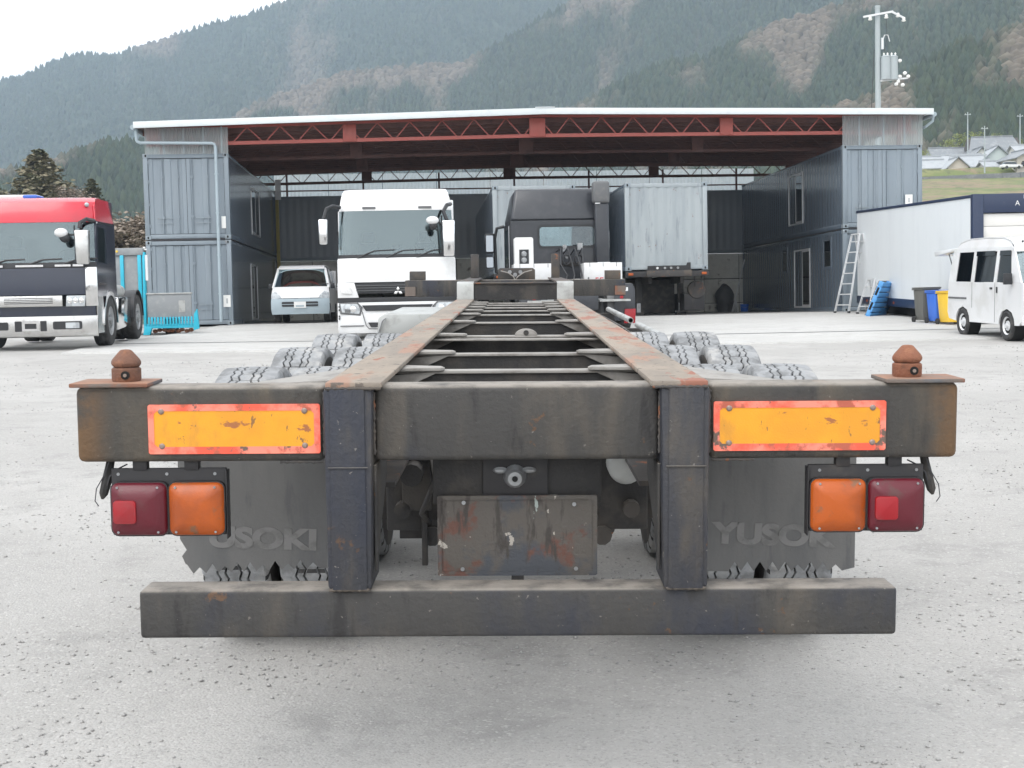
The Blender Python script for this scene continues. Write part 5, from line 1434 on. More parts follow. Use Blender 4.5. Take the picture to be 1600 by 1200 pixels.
for sg in (-1, 1):
    x = sg * 1.235
    m = MB(); m.prism([(x, .18, 1.02), (x, 2.05, 1.02), (x, 2.05, 1.62), (x, .22, 1.62)], (-sg * .03, 0, 0)); dr = m.build('door', 'gloss_navy', RT)
    m = MB(); m.ring([(x, .22, 1.622), (x, 2.05, 1.622), (x, 2.05, 2.50), (x, .34, 2.50)], [(x, .40, 1.70), (x, 1.2, 1.66), (x, 1.2, 2.38), (x, .46, 2.38)], (-sg * .03, 0, 0)); m.build('window_frame', 'gloss_navy', RT, weld=True)
    m = MB(); m.prism([(x - sg * .012, .39, 1.69), (x - sg * .012, 1.21, 1.65), (x - sg * .012, 1.21, 2.39), (x - sg * .012, .45, 2.39)], (-sg * .006, 0, 0)); m.build('side_window', 'windscreen', RT)
    m = MB(); m.prism([(x - sg * .015, .38, 2.502), (x - sg * .015, 2.05, 2.502), (x - sg * .10, 2.05, 2.97), (x - sg * .10, .8, 2.97), (x - sg * .05, .48, 2.8)], (-sg * .02, 0, 0)); m.build('roof_side', 'red_paint', RT)
    m = MB(); m.box(x, x + sg * .012, .42, 1.9, 2.455, 2.485); m.build('drip_trim', 'chrome', RT)
    m = MB(); m.box(x, x + sg * .02, .25, 1.0, 1.25, 1.29); m.build('door_handle', 'chrome', dr)
    wheel(RT, sg * 1.235, 1.36, .51, .51, .28, sg, rr=.58)
    wheel(RT, sg * 1.235, 4.25, .51, .51, .28, sg, rr=.58); wheel(RT, sg * .93, 4.25, .51, .51, .27, sg)
    P = [(1.36 + .66 * math.cos(R_(a)), .50 + .62 * math.sin(R_(a))) for a in range(-5, 186, 10)]
    Q = [(1.36 + .57 * math.cos(R_(a)), .50 + .53 * math.sin(R_(a))) for a in range(185, -6, -10)]
    m = MB(); m.prism([(x - sg * .02, y, z) for y, z in P + Q], (sg * .035, 0, 0)); m.build('wheel_arch', 'chrome', RT)
    m = MB(); m.box(x - sg * .04, x - sg * .01, .22, .75, .30, 1.02); m.build('step_panel', 'chrome_worn', RT)
    m = MB(); m.hexa([(x - sg * .5, 2.15, .28), (x - sg * .02, 2.15, .28), (x - sg * .02, 3.55, .34), (x - sg * .5, 3.55, .34)], [(x - sg * .5, 2.15, .98), (x + sg * .0, 2.15, .98), (x + sg * .0, 3.55, .98), (x - sg * .5, 3.55, .98)]); m.build('fuel_tank', 'chrome', RT, .04, weld=True)
    m = MB(); m.cyl((x - sg * .25, 2.2, 1.10), (x - sg * .25, 3.5, 1.10), .13, n=16); m.build('air_tank', 'zinc_pale', RT)
    P = [(4.25 + .62 * math.cos(R_(a)), .52 + .60 * math.sin(R_(a))) for a in range(0, 181, 12)]; Q = [(4.25 + .59 * math.cos(R_(a)), .52 + .57 * math.sin(R_(a))) for a in range(180, -1, -12)]
    m = MB(); m.prism([(x - sg * .60, y, z) for y, z in P + Q], (sg * .62, 0, 0)); m.build('rear_fender', 'black_plastic', RT)
    m = MB(); m.box(sg * .36, sg * .44, .6, 5.3, .72, .98); m.build('chassis_rail', 'black_plastic', RT)
MB().box(-1.2, 1.2, 2.02, 2.06, 1.0, 2.95).build('back_wall', 'gloss_navy', RT)
MB().box(-1.12, 1.12, .8, 2.05, 2.955, 2.975).build('roof_top', 'red_paint', RT)
MB().box(-1.2, 1.2, .3, 2.0, .98, 1.02).build('cab_floor', 'seat_cloth', RT)
MB().box(-1.18, 1.18, .2, .58, 1.3, 1.66).build('dashboard', 'black_plastic', RT, .03)
seat(RT, -.6, .95, 1.32); seat(RT, .6, .95, 1.32); rotlathe_wheel_steer(RT, .6, .68, 1.78)
ma = mirror(RT, [(1.20, .32, 2.50), (1.12, .04, 2.52), (1.02, -.06, 2.45), (1.02, -.08, 2.35)], (1.05, -.06, 1.98), (.27, .20, .66), 'chrome_worn')
m = MB(); m.tube([(.93, -.06, 2.22), (.84, -.12, 2.22), (.78, -.14, 2.25)], .02, 6); m.tube([(.90, -.03, 2.4), (.90, -.0, 1.68)], .016, 6); m.build('mirror_arm', 'black_plastic', ma)
m = MB(); m.ell((.68, -.16, 2.26), (.13, .10, .09)); m.build('round_mirror', 'white_paint', ma); m = MB(); m.ell((.74, -.13, 2.16), (.10, .08, .09)); m.build('round_mirror_back', 'black_plastic', ma)
m = MB(); m.prism(rrect(-1.0, -.02, 2.99, 3.065, .03, .95), (0, .5, 0)); rb = m.build('roof_sign_box', 'white_paint', RT, .01)
m = MB(); m.prism(rrect(-.30, -.015, 2.995, 3.06, .03, .945), (0, .52, 0)); m.build('sign_end', 'bin_blue', rb, .01)

# ---- small white van in the shade
def tyre4(root, w, ys, r=.29, wd=.17, rim='galvanised'):
    for sg in (-1, 1):
        for y in ys: wheel(root, sg * w, y, r, r, wd, sg, rim, rr=.60, bolts=5)
LV = empty('small_van', (-6.06, 37.9, BORG.z + .03), (0, 0, BROT), 'small white van with blue-grey bumper parked in the shade beside the white lorry', 'van')
m = MB(); m.skin([(.70, .05, .82), (.80, .08, .825), (.98, .22, .80), (1.02, .30, .78)], 14, .14, 5); hd = m.build('bonnet', 'white_paint', LV, solid=.02, flip=True)
m = MB(); m.skin([(1.02, .30, .775), (1.30, .55, .72), (1.56, .80, .66)], 14, .10, 4); ws = m.build('windscreen', 'windscreen', LV, flip=True)
for sg in (-1, 1):
    m = MB(); bar(m, (sg * .80, .40, 1.0), (sg * .675, .90, 1.58), .06, .06); m.build('windscreen_pillar', 'white_paint', LV)
m = MB(); m.skin([(1.555, .79, .675), (1.62, .90, .66), (1.66, 1.15, .64), (1.67, 2.2, .64), (1.64, 3.9, .64)], 12, .0, 4); m.build('roof', 'white_paint', LV, solid=.02, flip=True)
for k in (-1, 1):
    m = MB(); m.tube([(k * .35, .30, 1.03), (k * .35 + .25, .40, 1.10), (k * .35 - .05 + .5, .44, 1.11)], .012, 5); m.build('wiper', 'black_plastic', ws)
    m = MB(); m.prism([(k * .52, .03, .70), (k * .82, .12, .68), (k * .82, .16, .86), (k * .70, .10, .90), (k * .58, .06, .80)], (0, .06, 0)); m.build('headlamp', 'lamp_white', LV, .01, weld=True)
m = MB(); m.skin([(.69, .0, .835), (.60, -.02, .84), (.40, -.02, .84), (.24, .02, .82)], 14, .12, 5); bu = m.build('bumper', 'pipe_grey', LV, solid=.03, flip=True)
MB().prism(rrect(-.52, .52, .46, .60, .03, -.03), (0, .02, 0)).build('grille_slot', 'black_plastic', bu)
MB().box(-.52, .52, -.04, -.028, .52, .535).build('slot_bar', 'pipe_grey', bu)
npl = MB().box(-.17, .17, -.055, -.045, .42, .60).build('number_plate', 'white_plastic', bu)
MB().box(-.12, .12, -.0575, -.0555, .45, .50).build('plate_digits', 'pipe_grey', npl)
for sg in (-1, 1):
    x = sg * .80
    m = MB(); m.prism([(x, .25, .28), (x, 4.1, .28), (x, 4.1, .98), (x, .34, .98), (x, .25, .85)], (-sg * .03, 0, 0)); m.build('side_panel', 'white_paint', LV)
    xt = sg * .66
    m = MB(); m.hexa([(x, .42, .982), (x, 4.1, .982), (x - sg * .02, 4.1, .982), (x - sg * .02, .42, .982)], [(xt, .90, 1.6), (xt, 4.0, 1.6), (xt - sg * .02, 4.0, 1.6), (xt - sg * .02, .90, 1.6)]); m.build('side_glass', 'dark_window', LV, weld=True)
    for yy in (1.55, 2.6, 4.0):
        m = MB(); bar(m, (x + sg * .004, yy, .98), (xt + sg * .004, yy, 1.6), .02, .10); m.build('pillar', 'white_paint', LV)
    m = MB(); m.box(sg * .84, sg * .96, .62, .70, .98, 1.14); m.build('door_mirror', 'black_plastic', LV, .02)
MB().box(-.79, .79, 4.08, 4.12, .28, 1.6).build('back_door', 'white_paint', LV)
MB().box(-.78, .78, .5, 1.0, .8, .98).build('dashboard', 'black_plastic', LV, .03); MB().box(-.78, .78, .4, 4.0, .36, .40).build('floor', 'seat_cloth', LV)
MB().prism([(.0, .52, 1.03), (.14, .52, 1.03), (.14, .58, 1.12), (.07, .62, 1.18), (.0, .58, 1.12)], (0, .004, 0)).build('windscreen_card', 'paper', LV)
for sx in (-.4, .4):
    m = MB(); m.box(sx - .22, sx + .22, 1.3, 1.42, .6, 1.25); m.build('backrest', 'seat_cloth', LV, .03)
tyre4(LV, .80, (.72, 3.2))

# ---- boxy white van with its tailgate up, right edge
KV = empty('micro_van', (9.68, 23.05, gz(9.5, 23.05) + .005), (R_(1.7), 0, R_(4)), 'white microvan with raised tailgate parked in front of the white box trailer', 'van')
KW = .70
side = [(.10, .36), (.02, .60), (.05, .95), (.12, 1.05), (.55, 1.66), (.72, 1.79), (1.0, 1.86), (2.6, 1.87), (3.0, 1.83), (3.22, 1.62), (3.30, .95), (3.32, .45), (3.25, .32), (2.95, .28), (2.93, .40), (2.83, .52), (2.62, .58), (2.40, .52), (2.28, .38), (2.26, .28), (1.02, .28), (1.0, .40), (.90, .52), (.70, .58), (.48, .52), (.36, .38), (.34, .28), (.2, .28)]
for sg in (-1, 1):
    x = sg * KW
    # lower side with wheel arches, then pillars round the windows
    low = [(p[0], min(p[1], 1.05)) for p in side if p[1] <= 1.06]
    lower = [(.05, 1.05), (.02, .60), (.10, .36), (.20, .29), (.36, .29), (.38, .40), (.48, .52), (.68, .58), (.88, .52), (.98, .40), (1.0, .29), (2.28, .29), (2.30, .40), (2.40, .52), (2.60, .58), (2.80, .52), (2.90, .40), (2.92, .29), (3.25, .33), (3.32, .45), (3.31, .80), (3.29, 1.05)]
    m = MB(); m.prism([(x, y, z) for y, z in lower], (-sg * .03, 0, 0)); bd = m.build('side_panel', 'white_paint', KV, weld=True)
    xt = sg * (KW - .09)
    def P(y, z): return (x + (xt - x) * max(0, (z - 1.05)) / .75, y, z)
    # window band: pillars between four openings
    band = [[(.12, 1.052), (.50, 1.052), (.66, 1.62), (.58, 1.68)], [(1.12, 1.052), (1.24, 1.052), (1.24, 1.62), (1.12, 1.62)], [(2.10, 1.052), (2.24, 1.052), (2.24, 1.62), (2.10, 1.62)], [(2.95, 1.052), (3.29, 1.052), (3.21, 1.62), (2.92, 1.62)]]
    for q in band:
        m = MB(); m.prism([P(*w_) for w_ in q], (-sg * .03, 0, 0)); m.build('pillar', 'white_paint', KV, weld=True)
    m = MB(); m.prism([P(*w_) for w_ in [(.57, 1.622), (3.215, 1.622), (3.15, 1.70), (.62, 1.70)]], (-sg * .03, 0, 0)); m.build('cant_rail', 'white_paint', KV, weld=True)
    for q in ([(.40, 1.055), (1.12, 1.055), (1.12, 1.62), (.62, 1.62)], [(1.24, 1.055), (2.10, 1.055), (2.10, 1.62), (1.24, 1.62)], [(2.24, 1.055), (2.95, 1.055), (2.92, 1.62), (2.24, 1.62)]):
        m = MB(); m.prism([(p[0] - sg * .012, p[1], p[2]) for p in (P(*w_) for w_ in q)], (-sg * .005, 0, 0)); m.build('side_window', 'dark_window', KV, weld=True)
    for y0 in (.62, 1.26):
        m = MB(); m.prism([(p[0] + sg * .012, p[1], p[2]) for p in (P(y0, 1.54), P(y0 + (.46 if y0 < 1 else .82), 1.54), P(y0 + (.46 if y0 < 1 else .82), 1.63), P(y0 + .03, 1.63))], (sg * .008, 0, 0)); m.build('rain_visor', 'dark_window', KV, weld=True)
    m = MB(); m.box(x, x + sg * .014, 1.06, 1.11, .86, .97); m.build('door_handle', 'black_plastic', bd, .004)
    m = MB(); m.box(x, x + sg * .012, 1.28, 1.38, .92, .96); m.build('door_handle', 'black_plastic', bd, .004)
    m = MB(); m.box(x, x + sg * .012, 2.42, 3.28, .72, .755); m.build('door_rail', 'grey_plastic', bd, .003)
    m = MB(); m.box(x, x + sg * .003, 1.17, 1.18, .32, 1.05); m.box(x, x + sg * .003, 2.17, 2.18, .56, 1.05); m.build('shut_line', 'grey_plastic', bd)
    m = MB(); m.box(x + sg * .02, x + sg * .16, .42, .50, 1.02, 1.22); m.tube([(x, .52, 1.06), (x + sg * .05, .48, 1.06)], .02, 6); m.build('door_mirror', 'black_plastic', KV, .025)
    m = MB(); m.box(sg * .36, sg * .66, .0, .05, .70, .90); m.build('headlamp', 'lamp_white', KV, .02)
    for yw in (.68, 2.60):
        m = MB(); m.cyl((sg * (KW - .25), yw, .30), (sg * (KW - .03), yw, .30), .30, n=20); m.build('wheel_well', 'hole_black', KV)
tyre4(KV, KW - .005, (.68, 2.60), r=.275, wd=.15, rim='alu')
m = MB(); m.skin([(1.05, .06, .69), (.75, .03, .70), (.60, .02, .70)], 10, .06, 5); m.build('front_panel', 'white_paint', KV, solid=.02, flip=True)
m = MB(); m.skin([(.60, .0, .705), (.45, -.01, .705), (.30, .03, .69)], 10, .08, 5); m.build('bumper', 'white_paint', KV, solid=.02, flip=True)
m = MB(); m.skin([(1.06, .10, .67), (1.62, .52, .61)], 10, .06, 5); m.build('windscreen', 'windscreen', KV, flip=True)
m = MB(); m.skin([(1.60, .51, .615), (1.72, .62, .61), (1.80, .80, .59), (1.85, 1.1, .57), (1.87, 1.8, .57), (1.86, 2.6, .57), (1.80, 3.0, .57), (1.70, 3.14, .58)], 12, .0, 4); kr = m.build('roof', 'white_paint', KV, solid=.02, flip=True)
for sg in (-1, 1):
    m = MB(); m.grid([[(sg * .565, y, z) for y, z in ((.82, 1.795), (1.1, 1.845), (1.8, 1.865), (2.6, 1.855), (3.0, 1.795))], [(sg * .612, y, 1.69) for y in (.64, 1.1, 1.8, 2.6, 3.12)]]); m.build('roof_edge', 'white_paint', KV, solid=.015, weld=True)
m = MB(); m.cyl((-.45, .62, 1.78), (-.45, .60, 1.79), .02, n=10); m.build('aerial_base', 'black_plastic', kr)
MB().box(-.66, .66, .3, 3.25, .34, .38).build('floor', 'seat_cloth', KV); MB().box(-.64, .64, .25, .55, .85, 1.05).build('dashboard', 'black_plastic', KV, .02)
for sx in (-.33, .33):
    MB().box(sx - .2, sx + .2, 1.25, 1.37, .6, 1.3).build('backrest', 'seat_cloth', KV, .03)
# raised tailgate, hinged at the roof's back edge
m = MB(); m.hexa([(-.62, 3.12, 1.66), (.62, 3.12, 1.66), (.62, 4.22, 1.56), (-.62, 4.22, 1.56)], [(-.62, 3.10, 1.71), (.62, 3.10, 1.71), (.60, 4.30, 1.66), (-.60, 4.30, 1.66)]); tg = m.build('tailgate', 'white_paint', KV, .02, weld=True)
MB().hexa([(-.52, 3.20, 1.640), (.52, 3.20, 1.640), (.52, 3.72, 1.594), (-.52, 3.72, 1.594)], [(-.52, 3.20, 1.66), (.52, 3.20, 1.66), (.52, 3.72, 1.62), (-.52, 3.72, 1.62)]).build('tailgate_window', 'dark_window', tg, weld=True)
for sg in (-1, 1):
    m = MB(); m.tube([(sg * .56, 3.26, 1.10), (sg * .56, 3.62, 1.60)], .012, 6); m.build('gas_strut', 'grey_plastic', tg)
# ------------------------------------------------------------------ containers on parked semi-trailers under the canopy
def semi(label_c, label_t, x0, y0, front_legs, group=None):
    z0 = BORG.z + .03
    t = empty('semi_trailer', (x0 + 1.2, y0, z0), (0, 0, BROT), label_t, 'trailer')
    for sg in (-1, 1):
        MB().box(sg * .42, sg * .52, .2, 11.8, .92, 1.18).build('rail', 'dark_steel', t)
        lg = MB().box(sg * .55, sg * .72, 1.25, 1.42, .35, 1.15).build('landing_leg', 'dark_steel', t, .008)
        MB().box(sg * .50, sg * .77, 1.15, 1.52, .0, .08).build('foot', 'dark_steel', lg, .006)
        MB().box(sg * .58, sg * .69, 1.28, 1.39, .08, .36).build('inner_leg', 'galvanised', lg)
        for yy in (8.6, 9.9):
            wheel(t, sg * 1.2, yy, .5, .5, .27, sg)
    MB().box(-1.22, 1.22, -.02, .18, 1.10, 1.26).build('front_bolster', 'black_bracket', t, .008)
    MB().box(-.62, .70, -.12, .12, 1.10, 1.28).build('drawbar_plate', 'rail_paint', t, .01)
    m = MB().prism([(-.58, -.03, 1.26), (.68, -.03, 1.26), (.68, -.03, 1.50), (.58, -.03, 1.50), (.55, -.03, 1.42), (-.58, -.03, 1.42)], (0, .025, 0)); hb = m.build('connector_board', 'black_bracket', t)
    for k, x in enumerate((-.30, -.08, .10, .30)):
        q = MB(); q.cyl((x, -.03, 1.35), (x, -.07, 1.35), .035, n=10); q.build('connector', 'white_plastic' if k == 0 else 'galvanised', hb)
    for sg in (-1, 1):
        MB().box(sg * 1.0, sg * 1.14, -.05, -.021, 1.15, 1.22).build('side_lamp', 'lamp_amber', t, .006)
    if front_legs:
        MB().box(.60, 1.22, .6, 3.2, .10, .62).build('battery_box', 'black_bracket', t, .02)
        MB().lathe([(0, 0), (.25, 0), (.26, .02), (.26, .22), (0, .22)], (.98, .55, .72), 'Y', 18).build('spare_drum', 'rail_paint', t)
        MB().box(-1.05, .55, 1.8, 1.9, .05, 1.05).build('fender_sheet', 'dark_steel', t)
        m = MB(); m.tube([(.85, .3, 1.1), (.86, .3, .8)], .02, 6); m.tube([(1.05, .3, 1.1), (1.05, .3, .85)], .02, 6); m.build('hanger', 'dark_steel', t)
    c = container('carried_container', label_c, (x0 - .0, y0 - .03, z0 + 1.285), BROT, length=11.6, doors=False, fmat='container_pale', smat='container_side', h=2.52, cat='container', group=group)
    return t, c
semi('pale grey container whose left part stands behind the charcoal tractor', 'dark semi-trailer hidden behind the charcoal tractor', -.45, 38.05, False, 'containers on semi-trailers')
semi('pale grey container on its trailer to the right of the charcoal tractor', 'dark semi-trailer standing on its legs under the right-hand pale container', 3.36, 38.05, True, 'containers on semi-trailers')

# ------------------------------------------------------------------ long white box trailer on the right
bx0, by0, bx1, by1 = 10.34, 29.3, 10.03, 38.0
BL_ = math.hypot(bx1 - bx0, by1 - by0); BA = math.atan2(-(bx1 - bx0), by1 - by0)
BT = empty('box_trailer', (bx0, by0, gz(10, 31) + .03), (0, 0, BA), 'long white box trailer with navy frame behind the microvan', 'trailer')
zb, zt = .40, 2.76
def bt(m, name, mt, parent=BT, bevel=.0, **k): return m.build(name, mt, parent, bevel, **k)
tilt = .034
def bq(x0, x1, y0, y1, z0, z1):
    """box whose level follows the sloping yard"""
    m = MB(); return m.hexa([(x0, y0, z0 + tilt * y0), (x1, y0, z0 + tilt * y0), (x1, y1, z0 + tilt * y1), (x0, y1, z0 + tilt * y1)], [(x0, y0, z1 + tilt * y0), (x1, y0, z1 + tilt * y0), (x1, y1, z1 + tilt * y1), (x0, y1, z1 + tilt * y1)])
n_pan = 9
for k in range(n_pan):
    a = .16 + (BL_ - .2) * k / n_pan; b_ = .16 + (BL_ - .2) * (k + 1) / n_pan - .004
    bt(bq(0, .03, a, b_, zb, zt), 'side_panel', 'box_white')
    bt(bq(2.45, 2.48, a, b_, zb, zt), 'side_panel', 'box_white')
bt(bq(-.02, .06, .16, BL_, zt, zt + .07), 'top_rail', 'navy_frame', bevel=.006); bt(bq(2.42, 2.5, .16, BL_, zt, zt + .07), 'top_rail', 'navy_frame', bevel=.006)
bt(bq(-.012, .05, .16, BL_, zb - .22, zb), 'bottom_rail', 'navy_frame', bevel=.006); bt(bq(2.42, 2.492, .16, BL_, zb - .22, zb), 'bottom_rail', 'navy_frame', bevel=.006)
bt(bq(.03, 2.45, .1, BL_ - .02, zt + .02, zt + .05), 'roof', 'box_white'); bt(bq(.03, 2.45, .1, BL_ - .02, zb - .1, zb), 'floor', 'navy_frame')
bt(bq(.03, 2.45, BL_ - .03, BL_, zb, zt), 'nose_panel', 'box_white')
for k in range(4):
    o = bt(bq(-.02, -.012, .8 + 2.3 * k, .9 + 2.3 * k, zb - .15, zb - .09), 'side_marker', 'lamp_amber')
# rear frame: posts, navy header with white letter, roller door slats
bt(bq(-.02, .22, 0, .16, zb - .22, zt + .08), 'rear_post', 'navy_frame', bevel=.008); bt(bq(2.26, 2.5, 0, .16, zb - .22, zt + .08), 'rear_post', 'navy_frame', bevel=.008)
hd_ = bt(bq(.222, 2.258, .0, .16, zt - .34, zt + .08), 'rear_header', 'navy_frame', bevel=.006)
text('A', .16, 'white_plastic', hd_, (.98, -.004, zt - .14))
text('N', .12, 'white_plastic', hd_, (1.16, -.004, zt + .0))
for k in range(7):
    bt(bq(.225, 2.255, .06 + .006 * (k % 2), .09, zb + .0 + .287 * k, zb + .281 + .287 * k), 'roller_slat', 'roller_white', bevel=.008)
bt(bq(.0, 2.48, .0, .12, zb - .22, zb - .05), 'rear_sill', 'navy_frame')
for xx, o in ((.02, -1), (2.46, 1)):
    for yy in (1.6, 2.6): wheel(BT, xx, yy, tilt * yy + .0 - .02 + .32, .36, .24, o)
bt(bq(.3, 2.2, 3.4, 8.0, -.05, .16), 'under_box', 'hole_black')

# ------------------------------------------------------------------ cyan low-loader behind the red lorry
CT = empty('low_loader', (-9.95, 32.6, gz(-9, 33) + .0), (0, 0, R_(-2)), 'cyan and grey low-loader trailer beside the container stack', 'trailer')
# upright folded ramp
m = MB(); m.box(-.10, .86, .02, .10, .55, 1.98); rp = m.build('ramp_sheet', 'grey_sheet', CT, .006)
for x in (-.10, .10, .36, .80): MB().box(x - .04, x + .05, -.03, .018, .55, 1.98).build('ramp_rib', 'cyan_paint', rp, .006)
MB().box(-.14, .90, -.03, .12, 1.98, 2.16).build('ramp_top', 'grey_sheet', rp, .01)
MB().cyl((.26, -.034, 2.08), (.26, -.05, 2.08), .028, n=12).build('marker_lamp', 'bin_yellow', rp)
m = MB(); m.prism([(.86, -.02, .15), (.92, -.02, .15), (.94, -.02, 2.05), (.88, -.02, 2.05)], (0, .12, 0)); m.build('mast', 'cyan_paint', CT, .006)
MB().box(.94, 1.0, .0, .04, 1.35, 1.98).build('mast_board', 'white_soft', CT)
m = MB(); m.cyl((.93, .0, 2.14), (.93, .0, 2.18), .03, n=8); m.cyl((.97, .0, 2.10), (.97, .0, 2.13), .03, n=8); m.build('beacon', 'porcelain', CT)
# low side board with ribbed hem
MB().box(.95, 2.05, .02, .08, .40, 1.00).build('side_board', 'grey_sheet', CT, .006)
MB().box(.93, 2.07, .0, .10, 1.0, 1.035).build('board_cap', 'zinc_pale', CT, .004)
for k in range(15):
    x = .97 + .076 * k
    MB().box(x, x + .045, -.02, .02, .24, .44).build('hem_rib', 'cyan_paint', CT, .004)
MB().box(.92, 2.16, .0, .10, .16, .27).build('hem_beam', 'cyan_paint', CT, .006)
MB().prism([(2.10, -.02, .10), (2.24, -.02, .14), (2.20, -.02, .62), (2.12, -.02, .50)], (0, .08, 0)).build('hem_hook', 'cyan_paint', CT, .004)
MB().prism([(.84, -.03, .0), (1.0, -.03, .0), (1.06, -.03, .18), (.88, -.03, .22)], (0, .10, 0)).build('ramp_foot', 'cyan_paint', CT, .004)
MB().box(1.74, 1.90, .014, .0185, .55, .84).build('notice', 'zinc_pale', CT)
m = MB()
for k in range(9): m.ell((1.05 + .12 * k + rnd.uniform(-.03, .03), .2, .10 + rnd.uniform(-.02, .03)), (.07, .06, .05), 8, 5)
m.build('chain_heap', 'rusty_lock', CT)
MB().box(-.1, 1.6, .12, 1.6, .40, .55).build('deck', 'grey_sheet', CT, .01)
for xx in (.2, 1.3):
    wheel(CT, xx, 1.2, .30, .32, .22, 1)

# ------------------------------------------------------------------ things leaning and standing by the box trailer
def stepladder(label, loc, rot, Hh, nr, wt, wb, spread):
    L = empty('stepladder', loc, (0, 0, rot), label, 'ladder', 'aluminium stepladders')
    for f in (-1, 1):
        for sd in (-1, 1):
            m = MB(); bar(m, (f * spread * .10, sd * wt / 2, Hh), (f * spread, sd * wb / 2, .02), .05, .03)
            st = m.build('stile', 'alu', L, weld=True)
            MB().box(f * spread - .03, f * spread + .03, sd * wb / 2 - .03, sd * wb / 2 + .03, -.002, .05).build('rubber_foot', 'black_plastic', st)
        for k in range(nr):
            t = (k + .7) / (nr + .4)
            z = .02 + (Hh - .02) * t; x = f * (spread + (spread * .10 - spread) * t); w_ = wb + (wt - wb) * t
            m = MB(); bar(m, (x, -w_ / 2, z), (x, w_ / 2, z), .05, .03); m.build('rung', 'alu', L)
    MB().box(-spread * .16, spread * .16, -wt / 2, wt / 2, Hh - .01, Hh + .02).build('top_cap', 'alu', L)
stepladder('tall aluminium stepladder standing before the right container stack', (9.90, 37.45, gz(9.9, 37.4) + .03), R_(24), 2.22, 7, .34, .62, .56)
stepladder('short aluminium stepladder beside the tall one, by the blue pallet', (10.02, 36.4, gz(9.9, 36.4) + .03), R_(20), .95, 3, .34, .52, .30)
# plastic pallet leaning on the trailer side
PA = empty('plastic_pallet', (9.72, 35.3, gz(9.7, 35.3) + .032), (R_(0), R_(24), R_(-38)), 'blue and grey plastic pallet leaning against the white box trailer', 'pallet')
def pal(m, n, mt): return m.build(n, mt, PA, .004)
for k in range(7):
    z = .02 + .145 * k
    pal(MB().box(-.0, .025, -.55, .55, z, z + .115), 'deck_slat', 'pallet_grey')
    pal(MB().box(.125, .15, -.55, .55, z, z + .115), 'deck_slat', 'pallet_blue')
for y0 in (-.55, -.06, .43):
    pal(MB().box(.026, .124, y0, y0 + .12, .02, .18), 'block', 'pallet_blue'); pal(MB().box(.026, .124, y0, y0 + .12, .44, .60), 'block', 'pallet_blue'); pal(MB().box(.026, .124, y0, y0 + .12, .86, 1.005), 'block', 'pallet_blue')
pal(MB().box(.0255, .1245, -.548, -.52, .02, 1.0).box(.0255, .1245, -.548, -.52, .02, .03), 'edge_board', 'pallet_blue')
for z0 in (.20, .62):
    pal(MB().box(.045, .105, -.552, -.5485, z0, z0 + .22), 'fork_slot', 'hole_black')
def wheelie(label, x, y, mt, lid, h, open_lid=False):
    B_ = empty('wheeled_bin', (x, y, gz(x, y) + .03), (0, 0, R_(6)), label, 'bin', 'bins along the box trailer')
    m = MB(); m.hexa([(-.17, -.22, .05), (.17, -.22, .05), (.17, .22, .05), (-.17, .22, .05)], [(-.21, -.26, h), (.21, -.26, h), (.21, .26, h), (-.21, .26, h)]); m.build('body', mt, B_, .02, weld=True)
    m = MB(); m.box(-.23, .23, -.28, .28, h, h + .03); m.build('rim', mt, B_, .008)
    m = MB(); m.box(-.24, .25, -.29, .29, h + .032, h + .06); l_ = m.build('lid', lid, B_, .015)
    MB().tube([(-.2, .36, h + .01), (.2, .36, h + .01)], .015, 6).build('handle', lid, B_)
    for sg in (-1, 1):
        m = MB(); m.cyl((sg * .19, .22, .07), (sg * .24, .22, .07), .07, n=14); m.build('wheel', 'rubber', B_)
wheelie('dark grey lidded bin farthest from the microvan', 9.78, 30.9, 'bin_grey', 'bin_grey', .76)
wheelie('blue bin between the grey and the yellow one', 9.88, 30.25, 'bin_blue', 'bin_blue', .70)
wheelie('yellow bin nearest to the microvan', 9.92, 29.6, 'bin_yellow', 'bin_yellow', .70)

# ------------------------------------------------------------------ utility pole with transformer
UP = empty('utility_pole', (22.1, 70 * 1.0, 1.2), (0, 0, 0), 'grey utility pole with transformer rising behind the canopy roof', 'pole')
UP.location = (.2806 * 72, 72, 1.25)
m = MB(); m.cyl((0, 0, 0), (0, 0, 16.2), .20, .13, n=14); sh = m.build('pole', 'galv_pole', UP)
m = MB(); m.lathe([(.13, 16.2), (.15, 16.2), (.15, 16.34), (0, 16.37)], n=12); m.build('cap', 'galv_pole', UP)
m = MB(); bar(m, (-.82, -.17, 15.72), (.78, -.17, 15.98), .10, .10); m.build('crossarm', 'alu_frame', UP, weld=True)
m = MB(); bar(m, (.7, -.17, 15.98), (1.42, -.17, 15.60), .09, .09); m.build('bracket_arm', 'alu_frame', UP, weld=True)
for x, z in ((-.45, 15.52), (.42, 15.60), (1.05, 15.66), (1.36, 15.42)):
    m = MB(); m.lathe([(0, 0), (.10, .02), (.12, .08), (.07, .12), (.10, .16), (.05, .24), (0, .24)], (x, -.17, z), 'Z', 10); m.build('insulator', 'porcelain', UP)
for x, w_ in ((.40, .27), (.82, .23)):
    m = MB(); m.cyl((x, -.1, 12.35), (x, -.1, 13.55), w_, n=16); tr_o = m.build('transformer', 'galv_pole', UP)
    m = MB(); m.lathe([(w_, 13.55), (w_ + .02, 13.57), (w_ * .6, 13.65), (0, 13.67)], (x, -.1, 0), 'Z', 16); m.build('lid', 'galv_pole', tr_o)
    for k in (-.1, .1):
        q = MB(); q.lathe([(.03, 0), (.06, .02), (.03, .06), (.06, .1), (.03, .16), (0, .2)], (x + k, -.1, 13.62), 'Z', 8); q.build('bushing', 'porcelain', tr_o)
